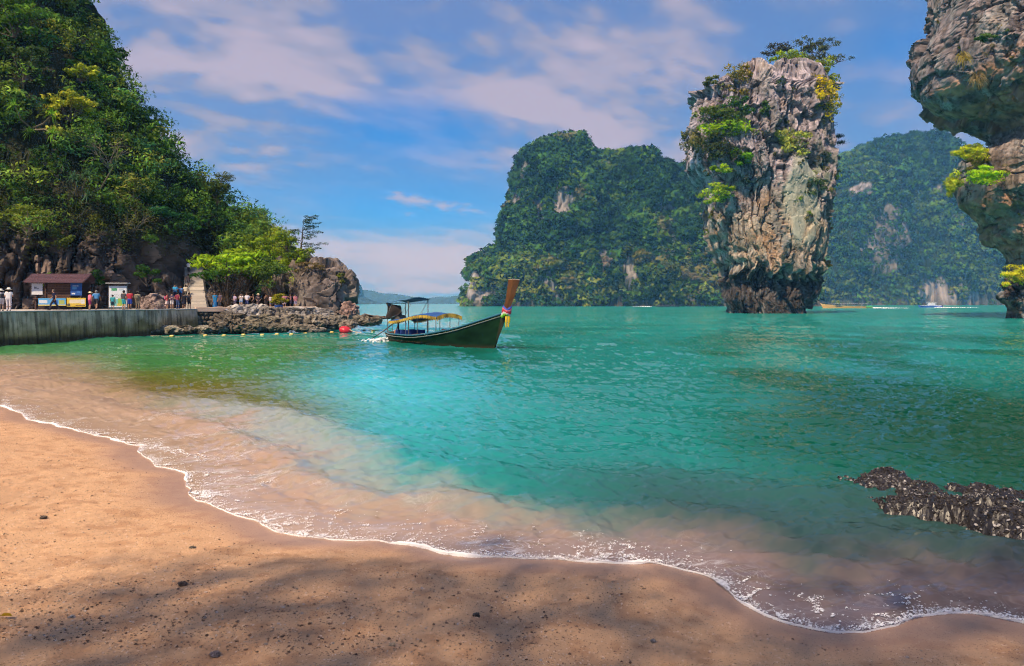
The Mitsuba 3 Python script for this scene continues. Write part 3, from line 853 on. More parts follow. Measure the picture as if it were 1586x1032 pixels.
# thicket covering the slope
rng = np.random.default_rng(11)
tri = HP[HFa]
cr = np.cross(tri[:, 1] - tri[:, 0], tri[:, 2] - tri[:, 0])
ar = np.linalg.norm(cr, axis=1)
ft = HT[HFa].mean(1)
fc = tri.mean(1)
dens = sm(.27, .46, ft + .22 * (fbm(fc / 3.5, 3, 90) - .5)) * (ft < 1.22)
dens = dens + .05 * (ft < .3) * (fbm(fc / 2.5, 2, 91) > .55)
dens[(fc[:, 0] < -66)] *= .35
dens *= 1 + 3.0 * sm(-39, -35, fc[:, 0])
dens *= (1 - .9 * np.exp(-((fc[:, 0] + 39.2) / 2.0) ** 2) * (fc[:, 2] < 10))
wgt = ar * dens
N = 1750
i = rng.choice(len(HFa), N, p=wgt / wgt.sum())
c = (tri[i] * rng.dirichlet([1, 1, 1], N)[..., None]).sum(1)
small = sm(-30, -22, c[:, 0])
r = (1.05 + 1.3 * rng.random(N) ** 1.5) * (1 - .45 * small)
nn = HN[HFa[i]].mean(1)
c = c + nn * (r * .45)[:, None]
c[:, 2] += r * .2
cc = S_([(.034, .080, .018), (.060, .128, .022), (.095, .18, .026), (.13, .19, .030), (.050, .140, .050), (.20, .22, .035)])
kk = fbm(c / 5 + 3, 3, 93)
ix = np.clip(((kk - .5) * 2.2 + .42 + .5 * (rng.random(N) - .5)) * 6, 0, 5).astype(int)
col = cc[ix] * (.6 + 1.4 * rng.random((N, 1)) ** 2) * 1.42
# the low sunny end of the headland is yellow-green
end = sm(-36, -30, c[:, 0])[:, None] * (rng.random((N, 1)) < .8)
col = col * (1 - end) + S_([.28, .36, .03]) * (.55 + .8 * rng.random((N, 1))) * end
parts = []
R3 = np.stack([r, r, r * .75], 1)
sub = np.repeat(np.arange(N), 3)
off = unit(rng.normal(size=(3 * N, 3)) + [0, -.3, .3]) * .6
parts.append(leaves(c[sub] + off * R3[sub], R3[sub] * (.45 + .25 * rng.random((3 * N, 1))), 34, .16 + .10 * rng.random(3 * N), col[sub], 12, up=.3, shell=.35, cvar=.4, aspect=.42))
# trailing creepers that hang over the rock
j = rng.choice(len(HFa), 620, p=(ar * np.exp(-((ft - .37) / .05) ** 2) * (fc[:, 0] > -62)) / (ar * np.exp(-((ft - .37) / .05) ** 2) * (fc[:, 0] > -62)).sum())
q = tri[j].mean(1) + [0, -.9, 0]
parts.append(leaves(q, np.stack([.5 + .5 * rng.random(620), .5 + .5 * rng.random(620), 1.0 + 1.8 * rng.random(620)], 1), 46, .12, S_([.10, .13, .03]) * (.4 + rng.random((620, 1))), 13, shell=.2, droop=.5, aspect=.3))
put('hillside_thicket', leaf_shape(parts), kind='stuff', label='dense green thicket and creepers covering the steep headland slope', cat='thicket')
# ---------------------------------------------------------------- single trees and shrubs one can tell apart
BARK = (.10, .075, .055)
YEL, LIME, MID, DEEP, OLIVE, STRAW = (.34, .30, .02), (.22, .34, .02), (.06, .15, .02), (.03, .08, .016), (.14, .14, .03), (.30, .25, .09)


def surface_y(V, x, z, y_lo=-1e9, tol=1.2):
    """distance from the camera of the face of a rock mesh at (x, z)"""
    d = np.hypot(V[:, 0] - x, V[:, 2] - z)
    ok = np.argsort(d)[:60]
    ok = ok[d[ok] < max(tol, d[ok[0]] * 1.5)]
    return V[ok, 1].min()


def shrub(name, label, c, R, seed, col, cat='shrub', n=12, per=60, leaf=.22, group=None, root=None, stem=True, cvar=.35, flatz=.7, hang=0.0, aspect=.42, levels=2, bark=BARK, under=None):
    """crown of leaves on visible branching stems"""
    c, R = np.asarray(c, float), np.broadcast_to(R, (3,)).astype(float)
    k = thing(name, label, cat, group)
    cc, rr = clumps(c, R, n, seed, flatz)
    rng = np.random.default_rng(seed + 1)
    cl = np.asarray(col) * (.75 + .5 * rng.random((n, 1)))
    if under is not None:  # lower clumps get a darker colour: underside shade put into the leaves
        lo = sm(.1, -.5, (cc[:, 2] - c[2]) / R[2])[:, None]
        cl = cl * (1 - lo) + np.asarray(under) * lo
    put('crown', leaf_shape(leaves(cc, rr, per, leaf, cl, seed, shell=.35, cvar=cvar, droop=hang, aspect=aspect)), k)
    if stem:
        root = c - [0, 0, R[2] * 1.1] if root is None else np.asarray(root, float)
        ms = []
        for q, r in zip(cc, rr):
            m = (root + q) / 2 + rng.normal(size=3) * R * .10
            r0 = max(.018 * R.mean(), .02)
            ms.append(tube([root + rng.normal(size=3) * .03 * R, m, q, q + rng.normal(size=3) * r * .7], [r0 * 1.5, r0, r0 * .6, r0 * .3], 4))
        put('stem', flat(join(ms), bark), k)
    return k


def rosette(name, label, c, seed, heads, col, group=None, spread=1.6, L=1.1, nl=34):
    """screw pine: sword leaves in tufts on bare crooked stems"""
    rng = np.random.default_rng(seed)
    k = thing(name, label, 'screw pine', group)
    vs, fs, cs, st, o = [], [], [], [], 0
    c = np.asarray(c, float)
    for h in range(heads):
        p = c + rng.normal(size=3) * [spread, .5 * spread, .55 * spread]
        r0 = c + [rng.normal() * .3, 1.0, -1.8]
        st.append(tube([r0, (r0 + p) / 2 + rng.normal(size=3) * .3, p], [.10, .08, .07], 5))
        for i in range(nl):
            d = unit(rng.normal(size=3) + [0, -.25, .55])
            l = L * (.7 + .5 * rng.random())
            b = unit(np.cross(d, [0, 0, 1.0])) * .045
            a0, a1, a2 = p, p + d * l * .55 + [0, 0, .05], p + d * l + [0, 0, -.28 * l]
            vs += [a0 - b, a0 + b, a1 - b * 1.1, a1 + b * 1.1, a2]
            fs += [(o, o + 1, o + 3), (o, o + 3, o + 2), (o + 2, o + 3, o + 4)]
            cs += [np.asarray(col) * (.6 + .7 * rng.random())] * 5
            o += 5
    put('crown', vply(np.array(vs), np.array(fs), np.array(cs), 'leaf_vc', smooth=True), k)
    put('stem', flat(join(st), (.20, .16, .11)), k)


def bare_bush(name, label, c, R, seed, col=(.30, .24, .17), n=9, group=None, leafcol=None, root_off=(0, .8, -1.0)):
    k = thing(name, label, 'bush', group)
    ms, tips = [], []
    rng = np.random.default_rng(seed)
    c = np.asarray(c, float)
    for i in range(n):
        o, t = branch_tree(c + np.array(root_off) * R + rng.normal(size=3) * .12, c + rng.normal(size=3) * R * [.8, .4, .5] + [0, -.2, .3 * R], .42, seed * 31 + i, 2, 3, .05 * max(R / 1.6, .6))
        ms.append(limbs_mesh(o, 4))
        tips.append(t)
    put('branch', flat(join(ms), col), k)
    if leafcol is not None:
        t = np.vstack(tips)
        put('leaf_spray', leaf_shape(leaves(t, np.full((len(t), 3), .28 * R), 9, .13, leafcol, seed, shell=.1)), k)


# ---- on the headland
def hy(u, v, extra=0.0):
    """a point just in front of the headland's face seen at photo pixel (u, v)"""
    U = (HP[:, 0] / HP[:, 1]) * 1000 + 793
    Vv = 470 - (HP[:, 2] - EYE) / HP[:, 1] * 1000
    d = np.hypot(U - u, Vv - v)
    i = np.argsort(d)[:12]
    return at(u, v, HP[i, 1].min() - .6 - extra)


shrub('yellow_shrub', 'long yellow-leaved shrub drooping down to the right, high on the headland slope', hy(108, 165, 1), (3.0, 1.6, 1.5), 101, (.50, .52, .05), n=22, leaf=.20, hang=.4)
shrub('yellow_shrub', 'smaller yellow-leaved spray above the long drooping yellow shrub', hy(125, 112, 1), (2.3, 1.2, 1.1), 102, (.42, .48, .05), n=14, leaf=.19, hang=.3)
shrub('leafy_tree', 'bright green leafy tree at the top edge of the headland, in the picture corner', hy(22, 22, 2), (3.6, 2, 2.4), 103, (.12, .24, .03), cat='tree', n=24, leaf=.26)
shrub('leafy_tree', 'grey-green small tree with thin bare stems below it, on the upper headland', hy(38, 98, 1.2), (2.9, 1.6, 2.0), 104, (.07, .12, .035), cat='tree', n=20, leaf=.22)
shrub('leafy_tree', 'overhanging dark tree leaning out against the sky halfway up the ridge', at(206, 182, 84), (1.9, 1.2, 1.5), 105, (.05, .085, .02), cat='tree', n=16, leaf=.22, hang=.9, root=at(185, 196, 86))
shrub('leafy_tree', 'dark leafy sprig sticking out into the sky highest on the ridge', at(178, 88, 87), (1.6, 1, 1.2), 106, (.04, .09, .02), cat='tree', n=10, leaf=.22, root=at(155, 104, 88))
rosette('screw_pine', 'bright green sword-leaved screw pine at the edge of the picture on the upper slope', hy(34, 172, .8), 107, 7, (.22, .44, .04), spread=2.2)
rosette('screw_pine', 'pale blue-green sword-leaved screw pine with whitish stems in mid slope', hy(121, 278, .8), 108, 5, (.10, .20, .09), spread=1.3)
rosette('screw_pine', 'single green screw pine tuft beneath the dark rock near the picture edge', hy(78, 250, .8), 109, 4, (.07, .17, .04), spread=1.2)
bare_bush('bare_bush', 'grey leafless tangled bush on the dark middle slope', hy(158, 232, 1.0), 1.9, 110, (.34, .27, .19))
shrub('pale_shrub', 'yellow-green feathery shrub with pale twigs in the middle of the slope', hy(205, 288, 1.2), (2.3, 1.2, 1.6), 111, (.28, .32, .07), n=16, leaf=.17, hang=.3, bark=(.35, .26, .16))
shrub('leafy_shrub', 'broad layered blue-green shrub jutting out below the feathery shrub', hy(245, 330, 1.2), (2.6, 1.4, .9), 112, (.045, .16, .05), n=16, leaf=.22)
shrub('leafy_shrub', 'fresh green shrub in mid slope above the steps', hy(295, 345, 1.0), (1.7, 1.0, 1.3), 113, (.06, .19, .02), n=12, leaf=.2)
bare_bush('twiggy_bush', 'twiggy olive bush with forked stems at the top of the rock face', hy(190, 335, 1.0), 2.0, 114, (.27, .22, .15), n=10, leafcol=(.17, .19, .05))
shrub('pale_shrub', 'wide olive shrub spilling over the rock face near the picture edge', hy(45, 335, 1.2), (3.4, 1.4, 1.7), 115, (.22, .30, .04), n=24, leaf=.18, hang=.5, bark=(.26, .21, .14))
shrub('leafy_shrub', 'light green shrub hanging on the rock face left of the vertical flutes', hy(95, 372, .7), (1.9, 1.0, 1.4), 116, (.13, .17, .03), n=12, leaf=.17, hang=.5)
shrub('leafy_shrub', 'low dark green shrub on the rock foot between kiosk and notice board', at(149, 430, 63), (1.1, .8, .8), 117, (.035, .09, .02), n=8, leaf=.15)
shrub('leafy_shrub', 'low green shrub on the rock foot right of the notice board', at(228, 425, 67), (1.5, .9, 1.1), 118, (.045, .11, .02), n=10, leaf=.16)
shrub('leafy_shrub', 'dark green shrub against the sky where the ridge drops to the sea', at(338, 300, 86), (2.2, 1.4, 1.5), 119, (.07, .11, .02), n=14, leaf=.2)
shrub('vine_bush', 'big rounded bush draped with olive vines on the sunny end of the ridge', hy(340, 285, 0), (2.6, 1.6, 1.8), 120, (.11, .13, .03), n=16, leaf=.18, hang=.8)
for u, v, R, s, l in ((415, 385, (2.4, 1.4, 1.6), 121, 'yellow-green bush at the crown of the sunny headland end'), (445, 372, (1.8, 1.2, 1.3), 122, 'yellowish bush beside the thin tree on the headland end'), (430, 412, (1.9, 1.2, 1.2), 123, 'yellow-green hanging bush right above the shaded grotto'), (470, 398, (1.5, 1.0, 1.1), 124, 'straw-coloured bush next to the grey end boulder')):
    shrub('sunny_bush', l, at(u, v, 77.5), R, s, (.26, .36, .03), n=14, leaf=.16, hang=.3)
# the bright tree beside the steps
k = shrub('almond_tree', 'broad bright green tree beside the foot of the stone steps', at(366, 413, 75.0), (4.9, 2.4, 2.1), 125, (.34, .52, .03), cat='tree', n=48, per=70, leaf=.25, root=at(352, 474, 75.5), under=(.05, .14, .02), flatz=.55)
shrub('leafy_shrub', 'pale green shrub filling the gap between bright tree and grotto', at(415, 422, 73.0), (2.5, 1.6, 1.9), 126, (.12, .20, .035), n=18, leaf=.19, root=at(425, 470, 74.5))
# thin tree against the sky
k = thing('slender_tree', 'thin sparse tree with layered flat branches standing against the sky on the headland end', 'tree')
rng = np.random.default_rng(55)
b0, b1_ = at(462, 408, 77.5), at(470, 341, 77.5)
ms = [tube([b0, (b0 * .5 + b1_ * .5) + [.12, 0, 0], b1_], [.13, .09, .03], 5)]
tips = []
for i in range(17):
    f = .22 + .78 * i / 16
    q = b0 * (1 - f) + b1_ * f
    a = rng.uniform(-.5, .5) + (0 if rng.random() < .62 else np.pi)
    L = (1.4 + 2.0 * rng.random()) * (1.15 - .6 * f)
    d = np.array([np.cos(a), .6 * np.sin(a), .10 + .25 * f])
    e = q + d * L + [0, 0, -.1]
    ms.append(tube([q, q + d * L * .5 + [0, 0, .12], e], [.04, .03, .012], 4))
    for w in np.linspace(.35, 1, 5):
        tips.append(q + d * L * w + [0, 0, .1 - .15 * w] + rng.normal(size=3) * .10)
put('trunk', flat(join(ms), (.07, .055, .045)), k)
tips = np.array(tips)
put('crown', leaf_shape(leaves(tips, np.full((len(tips), 3), 1.) * [.42, .35, .10], 16, .11, (.05, .085, .03), 56, shell=.1)), k)

# ---- on the rock pillar
def ky(u, v, off=1.0):
    p = at(u, v, KY)
    Y = surface_y(KV, p[0], p[2])
    return at(u, v, Y - off)


for u, v, R, s, c, l, kw in (
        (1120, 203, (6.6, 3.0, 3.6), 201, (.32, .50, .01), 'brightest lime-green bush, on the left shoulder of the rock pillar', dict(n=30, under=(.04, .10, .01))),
        (1110, 184, (6.5, 2.4, 3.2), 202, (.10, .15, .02), 'olive bush just above the brightest lime-green one on the rock pillar', dict(n=22)),
        (1140, 170, (3.6, 2.2, 3.0), 203, (.05, .13, .02), 'dark green bush in the cleft of the rock pillar beside the olive bush', dict(n=14)),
        (1146, 124, (3.8, 2.2, 4.0), 204, (.21, .18, .03), 'ochre-leaved bush below the topmost peak of the rock pillar', dict(n=16)),
        (1075, 218, (2.8, 2.4, 4.0), 205, (.15, .15, .05), 'straw-coloured tufts hanging on the left edge of the rock pillar', dict(n=16, hang=1.2)),
        (1108, 232, (5.0, 2.2, 3.4), 206, (.05, .07, .02), 'dark hanging scrub in the shade under the brightest lime-green bush', dict(n=18, hang=1.5)),
        (1149, 248, (2.7, 1.8, 2.6), 207, (.11, .25, .01), 'small round fresh-green bush low on the left side of the rock pillar', dict(n=12)),
        (1110, 264, (2.6, 1.6, 1.6), 208, (.30, .44, .02), 'small lime tuft on the left side of the rock pillar, above the longer lime tuft', dict(n=9)),
        (1113, 300, (4.4, 1.8, 2.8), 209, (.30, .42, .03), 'long slanting lime tuft, lowest plant on the left side of the rock pillar', dict(n=16)),
        (1224, 222, (4.6, 2.2, 3.4), 210, (.36, .40, .08), 'pale yellow bush in the middle of the rock pillar front', dict(n=20, hang=.8)),
        (1184, 172, (1.6, 1.2, 1.9), 211, (.07, .14, .03), 'tiny green plant on a ledge in the centre of the upper rock pillar', dict(n=7)),
        (1268, 152, (4.0, 3.0, 5.6), 212, (.46, .40, .01), 'golden yellow bush draped over the right shoulder of the rock pillar', dict(n=30, hang=1.0)),
        (1272, 112, (3.2, 2.4, 4.0), 213, (.24, .30, .02), 'yellow-green creeper on the right top edge of the rock pillar', dict(n=16, hang=1.0)),
        (1277, 283, (3.2, 2.0, 2.6), 214, (.32, .44, .01), 'yellow-green bush on the right side of the rock pillar above the waterline cave', dict(n=14)),
        (1248, 288, (4.0, 1.8, 3.2), 215, (.09, .14, .05), 'grey-green scrub beside the yellow-green bush on the right of the rock pillar', dict(n=16)),
        (1218, 96, (5.2, 3.5, 3.0), 216, (.22, .32, .02), 'green bush crowning the top of the rock pillar below the umbrella tree', dict(n=20)),
        (1250, 100, (5.8, 3.5, 3.6), 217, (.09, .10, .035), 'brownish dense scrub on top of the rock pillar under the umbrella tree', dict(n=22, hang=1.0)),
        (1097, 128, (2.2, 1.6, 1.6), 218, (.11, .13, .03), 'small tuft on the sloping left top edge of the rock pillar', dict(n=7)),
        (1182, 209, (2.4, 1.2, 1.6), 219, (.32, .24, .05), 'small golden tuft on a crack in the centre of the rock pillar', dict(n=7)),
        (1274, 408, (2.0, 1.4, 1.2), 220, (.34, .22, .03), 'small orange-yellow tuft near the foot of the rock pillar on its right', dict(n=6))):
    top = v < 110
    p = at(u, v, KY - 2) if top else ky(u, v, .3)
    shrub('rock_shrub', l, p - [0, 1.0, 0], np.array(R) * [1.28, 1.4, 1.2], s, np.array(c) * 1.25, per=64, leaf=.46, cvar=.35, stem=True, root=p + [0, 1.5, -R[2] * .7], **kw)


def umbrella_tree(name, label, base, pads, seed, col, leaf=.34, r0=.35):
    k = thing(name, label, 'tree')
    rng = np.random.default_rng(seed)
    ms, tips = [], []
    base = np.asarray(base, float)
    for p, R in pads:
        p = np.asarray(p, float)
        m = base * .45 + p * .55 + [0, 0, -.6] + rng.normal(size=3) * .5
        ms.append(tube([base, base * .75 + m * .25 + [0, 0, .5], m, p], [r0, r0 * .75, r0 * .45, r0 * .2], 5))
        for i in range(9):
            a = rng.uniform(0, 2 * np.pi)
            e = p + np.array([np.cos(a), .7 * np.sin(a), .12 + .3 * rng.random()]) * R * (.5 + .5 * rng.random())
            ms.append(tube([m * .3 + p * .7, (p + e) / 2 - [0, 0, .25], e], [r0 * .25, r0 * .16, r0 * .06], 4))
            tips.append(e)
    put('trunk', flat(join(ms), (.11, .085, .075)), k)
    tips = np.array(tips)
    put('crown', leaf_shape(leaves(tips, np.array([[1.5, 1.3, .55]]) * (.7 + .6 * rng.random((len(tips), 1))), 34, leaf, np.asarray(col) * (.7 + .6 * rng.random((len(tips), 1))), seed, shell=.1, cvar=.4)), k)


umbrella_tree('umbrella_tree', 'flat-topped sparse tree leaning out over the right top edge of the rock pillar', at(1272, 104, KY), [(at(1252, 70, KY), 4.6), (at(1280, 72, KY - 1), 4.6), (at(1303, 94, KY), 3.8), (at(1240, 78, KY + 2), 3.4), (at(1266, 80, KY - 2), 3.0)], 31, (.09, .11, .03))
umbrella_tree('umbrella_tree', 'small sparse grey-leaved tree on the middle of the rock pillar top', at(1192, 98, KY), [(at(1203, 74, KY), 2.6), (at(1194, 85, KY), 2.2), (at(1212, 79, KY), 2.2)], 32, (.085, .085, .045), r0=.2)
umbrella_tree('twig_tree', 'tiny twiggy tree sticking out from the right flank of the rock pillar', at(1292, 234, KY - 2), [(at(1301, 222, KY - 2), 1.3), (at(1300, 212, KY - 2), 1.0)], 33, (.06, .09, .05), leaf=.22, r0=.1)

# low scrub in the cracks, too small to tell apart
def crack_scrub(label, V, N, F, box, n, seed, size, cols, leaf):
    rng = np.random.default_rng(seed)
    c = V[F].mean(1)
    nn = N[F[:, 0]]
    w = (nn[:, 1] < .15) * (c[:, 2] > box) * sm(.50, .66, fbm(c / 6 + seed, 3, seed)) * (.25 + np.clip(nn[:, 2] + .3, 0, 1))
    i = rng.choice(len(F), n, p=w / w.sum())
    q = c[i] + nn[i] * .3
    r = size * (.4 + rng.random((n, 1)) ** 2) * np.array([1.2, .8, .9])
    col = np.asarray(cols)[rng.integers(0, len(cols), n)] * (.6 + .7 * rng.random((n, 1)))
    put('crack_scrub', leaf_shape(leaves(q, r, 26, leaf, col, seed, shell=.25, droop=.5, hemi=[0, -1, .2])), kind='stuff', label=label, cat='scrub')


crack_scrub('low scrub growing in the cracks of the rock pillar', KV, KN, KF, 24, 260, 7, .95, [(.16, .17, .03), (.06, .11, .02), (.24, .20, .07), (.20, .30, .02), (.10, .09, .04)], .30)
crack_scrub('low scrub growing in the cracks of the overhanging cliff', RV, RN, RF, 8, 70, 9, .55, [(.16, .16, .04), (.08, .12, .02), (.22, .18, .07)], .17)

# ---- on the overhanging cliff
def ry(u, v, off=.6):
    p = at(u, v, 120.0)
    Y = surface_y(RV, p[0], p[2])
    for _ in range(4):
        p = at(u, v, Y)
        Y = surface_y(RV, p[0], p[2])
    return at(u, v, Y - off)


for u, v, R, s, c, l, kw in (
        (1499, 240, (3.6, 2.0, 1.7), 301, (.46, .50, .02), 'feathery yellow shrub reaching out from the notch of the overhanging cliff', dict(n=22, hang=.3)),
        (1520, 274, (4.2, 1.8, 1.5), 302, (.36, .56, .02), 'bright lime shrub on the ledge of the overhanging cliff', dict(n=26)),
        (1472, 285, (2.0, 1.6, 2.2), 303, (.36, .42, .03), 'yellow-green shrub hanging over the outermost tip of the cliff ledge', dict(n=14, hang=.9)),
        (1570, 428, (3.6, 1.8, 1.9), 304, (.48, .48, .03), 'yellow shrub low on the overhanging cliff just above the water', dict(n=20, hang=.4)),
        (1508, 258, (2.4, 1.6, 1.6), 305, (.16, .16, .03), 'olive scrub between the two bright shrubs on the cliff ledge', dict(n=12)),
        (1523, 60, (1.6, .9, .9), 306, (.08, .14, .04), 'small dark green plant high on the overhanging cliff face', dict(n=8))):
    p = ry(u, v)
    shrub('cliff_shrub', l, p - [0, .8, 0], np.array(R) * 1.1, s, np.array(c) * 1.3, per=80, leaf=.26, cvar=.35, root=p + [.8, 1.4, -R[2] * .7], **kw)


def grass_tuft(name, label, c, seed, L, col, n=90):
    rng = np.random.default_rng(seed)
    vs, fs, o = [], [], 0
    for i in range(n):
        d = unit(rng.normal(size=3) * [1, .5, .6] + [0, -.5, -.1])
        l = L * (.6 + .6 * rng.random())
        b = np.array([.05, 0, .02])
        p0, p1, p2 = c, c + d * l * .5 + [0, 0, .25 * l], c + d * l + [0, 0, -.45 * l]
        vs += [p0 - b, p0 + b, p1 - b, p1 + b, p2]
        fs += [(o, o + 1, o + 3), (o, o + 3, o + 2), (o + 2, o + 3, o + 4)]
        o += 5
    cs = np.repeat(np.asarray(col) * (.6 + .8 * rng.random((n, 1))), 5, 0)
    put(name, vply(np.array(vs), np.array(fs), cs, 'leaf_vc', smooth=True), None, label, 'grass tuft')


grass_tuft('grass_tuft', 'dry yellow grass tuft on the upper overhanging cliff face', ry(1490, 90), 41, 1.7, (.30, .24, .06))
grass_tuft('grass_tuft', 'straw-coloured grass tuft lower on the overhanging cliff face', ry(1512, 124), 42, 2.0, (.26, .20, .09))

# ---- trees one can tell apart at the foot of the nearer hill
for u, v, R, s, c, l in ((857, 410, 13, 401, (.15, .17, .025), 'broad yellow-green tree in front of the grey rock face of the nearer hill'), (880, 438, 10, 402, (.17, .15, .05), 'olive-brown tree low on the nearer hill by the grey rock face'), (925, 430, 12, 403, (.06, .13, .02), 'green rounded tree near the waterline in the middle of the nearer hill'),
                         (990, 395, 12, 404, (.17, .16, .04), 'straw-green tree at mid height right of the narrow grey rock strip'), (1030, 415, 13, 405, (.12, .14, .03), 'wide olive tree low on the nearer hill left of the rock pillar'), (1065, 430, 11, 406, (.17, .14, .06), 'brownish dry tree beside the foot of the rock pillar on the nearer hill'),
                         (935, 408, 10, 407, (.22, .17, .11), 'pale leafless-looking tree in the middle of the nearer hill'), (958, 372, 12, 408, (.07, .14, .02), 'bright green tree dome halfway up the nearer hill')):
    d = np.hypot(HV[:, 0] / HV[:, 1] * 1000 + 793 - u, 470 - (HV[:, 2] - EYE) / HV[:, 1] * 1000 - v)
    Y = HV[np.argsort(d)[:10], 1].min()
    p = at(u, v, Y - 3)
    k = thing('hill_tree', l, 'tree')
    cc, rr = clumps(p, (R, R * .8, R * .8), 14, s)
    put('crown', leaf_shape(leaves(cc, rr, 70, 1.3, np.asarray(c) * (.7 + .6 * np.random.default_rng(s).random((14, 1))), s, shell=.6, tri=True), 'forest_vc'), k)
    put('trunk', flat(tube([p + [0, 3, -R * 1.1], p], [.8, .5], 5), BARK), k)
# ---------------------------------------------------------------- sea wall, path, steps, boulders
EDGE = np.array([(-41.5, 26), (-39.6, 34), (-37.9, 41), (-36.6, 46), (-35.7, 52), (-34.0, 59), (-32.9, 63.5), (-32.2, 66.0)], float)


def poly(E, step):
    s = np.concatenate([[0], np.cumsum(np.linalg.norm(np.diff(E, axis=0), axis=1))])
    n = int(s[-1] / step) + 1
    t = np.linspace(0, s[-1], n)
    p = np.stack([PchipInterpolator(s, E[:, k])(t) for k in (0, 1)], 1)
    tg = unit(np.gradient(p, axis=0))
    return t, p, np.stack([tg[:, 1], -tg[:, 0]], 1)           # normal to the right hand = to the bay


t_, p_, nrm = poly(EDGE, .045)
zz = np.concatenate([np.linspace(-.5, PAVE - .06, 40)])
prof_out = .22 * (1 - zz / PAVE)
A, Zg = np.meshgrid(t_, zz)
grv = np.abs(((A / .40 + .10 * np.sin(A * 1.7)) % 1) - .5)              # board joints of the form work
dep = -.085 * sm(.40, .5, grv) + .03 * (fbm(np.stack([A * .9, Zg * 2, 0 * A], -1), 4, 3) - .5) + .05 * (fbm(np.stack([A * 3, Zg * 4, 0 * A], -1), 3, 5) - .5) * sm(1.2, .2, Zg)
board = meshkit.noise(np.stack([np.floor(A / .40 + .10 * np.sin(A * 1.7)), 0 * A, 0 * A], -1) + .5, 7)
dep = dep + .03 * (board - .5)
Pw = np.stack([p_[None, :, 0] + nrm[None, :, 0] * (prof_out[:, None] + dep), p_[None, :, 1] + nrm[None, :, 1] * (prof_out[:, None] + dep), Zg], -1)
st = fbm(np.stack([A * 2.5, Zg * .35, 0 * A], -1), 4, 9)[..., None]
k = fbm(np.stack([A * 1.2, Zg * 1.4, 0 * A], -1), 4, 11)[..., None]
up = sm(.7, 2.1, Zg + 1.2 * (k[..., 0] - .5))[..., None]
C = np.array([.34, .24, .10]) * (1 - up) + np.array([.70, .54, .385]) * up
C = C * (.55 + .85 * k) * (1 - .5 * sm(.52, .68, st)) * (.8 + .4 * board[..., None])
tide = sm(.75, .25, Zg + .3 * (k[..., 0] - .5))[..., None]
C = C * (1 - .8 * tide) + np.array([.035, .03, .018]) * .8 * tide
C = C * (1 - .5 * sm(.42, .5, grv)[..., None])
lime = (sm(1.3, 2.3, Zg) * sm(.55, .7, fbm(np.stack([A * 4, Zg * .3, 0 * A], -1), 3, 15)))[..., None]
C = C * (1 - .5 * lime) + .5 * np.array([.5, .49, .46]) * lime
wall = put('sea_wall', vply(Pw.reshape(-1, 3), grid_faces(*A.shape), C.reshape(-1, 3), 'rock_vc'), label='long curved grey concrete sea wall with vertical board marks and a green tide line', cat='sea wall')
capo, capi = p_ + nrm * .05, p_ - nrm * .75
kk = fbm(np.stack([t_ * 1.3, 0 * t_, 0 * t_], -1), 4, 17)
cv, cc = [], []
prof = [(.06, -.06), (.065, .02), (.03, .05), (-.25, .055), (-.7, .05), (-.72, -.05)]
for o, z in prof:
    q = p_ + nrm * (o + .035 * (kk - .5))[:, None]
    cv.append(np.column_stack([q, PAVE + z + .03 * (fbm(np.stack([t_ * .8, 0 * t_ + o, 0 * t_], -1), 3, 19) - .5)]))
    cc.append(np.array([.42, .385, .345]) * (.7 + .6 * kk)[:, None])
put('coping', vply(np.vstack(cv), grid_faces(len(prof), len(t_)), np.vstack(cc), 'rock_vc'), wall)

# path behind the wall, up to the rock
back = np.array([(x, y + 3.5) for x, y in FOOT[:, :2]])
front = np.vstack([EDGE - [.3, 0], [(-31.8, 68.2), (-29.6, 70.5), (-24.5, 73.0), (-21.8, 74.0)]])
pl = np.vstack([front, back[::-1][1:-1]])
import shapely
pg = shapely.Polygon(pl).buffer(0)
m = trimesh.creation.extrude_polygon(max(getattr(pg, 'geoms', [pg]), key=lambda g: g.area), .4, engine='earcut')
m.apply_translation([0, 0, PAVE - .40])
put('path', flat(m, (.30, .265, .235), 'rock_vc'), kind='structure')


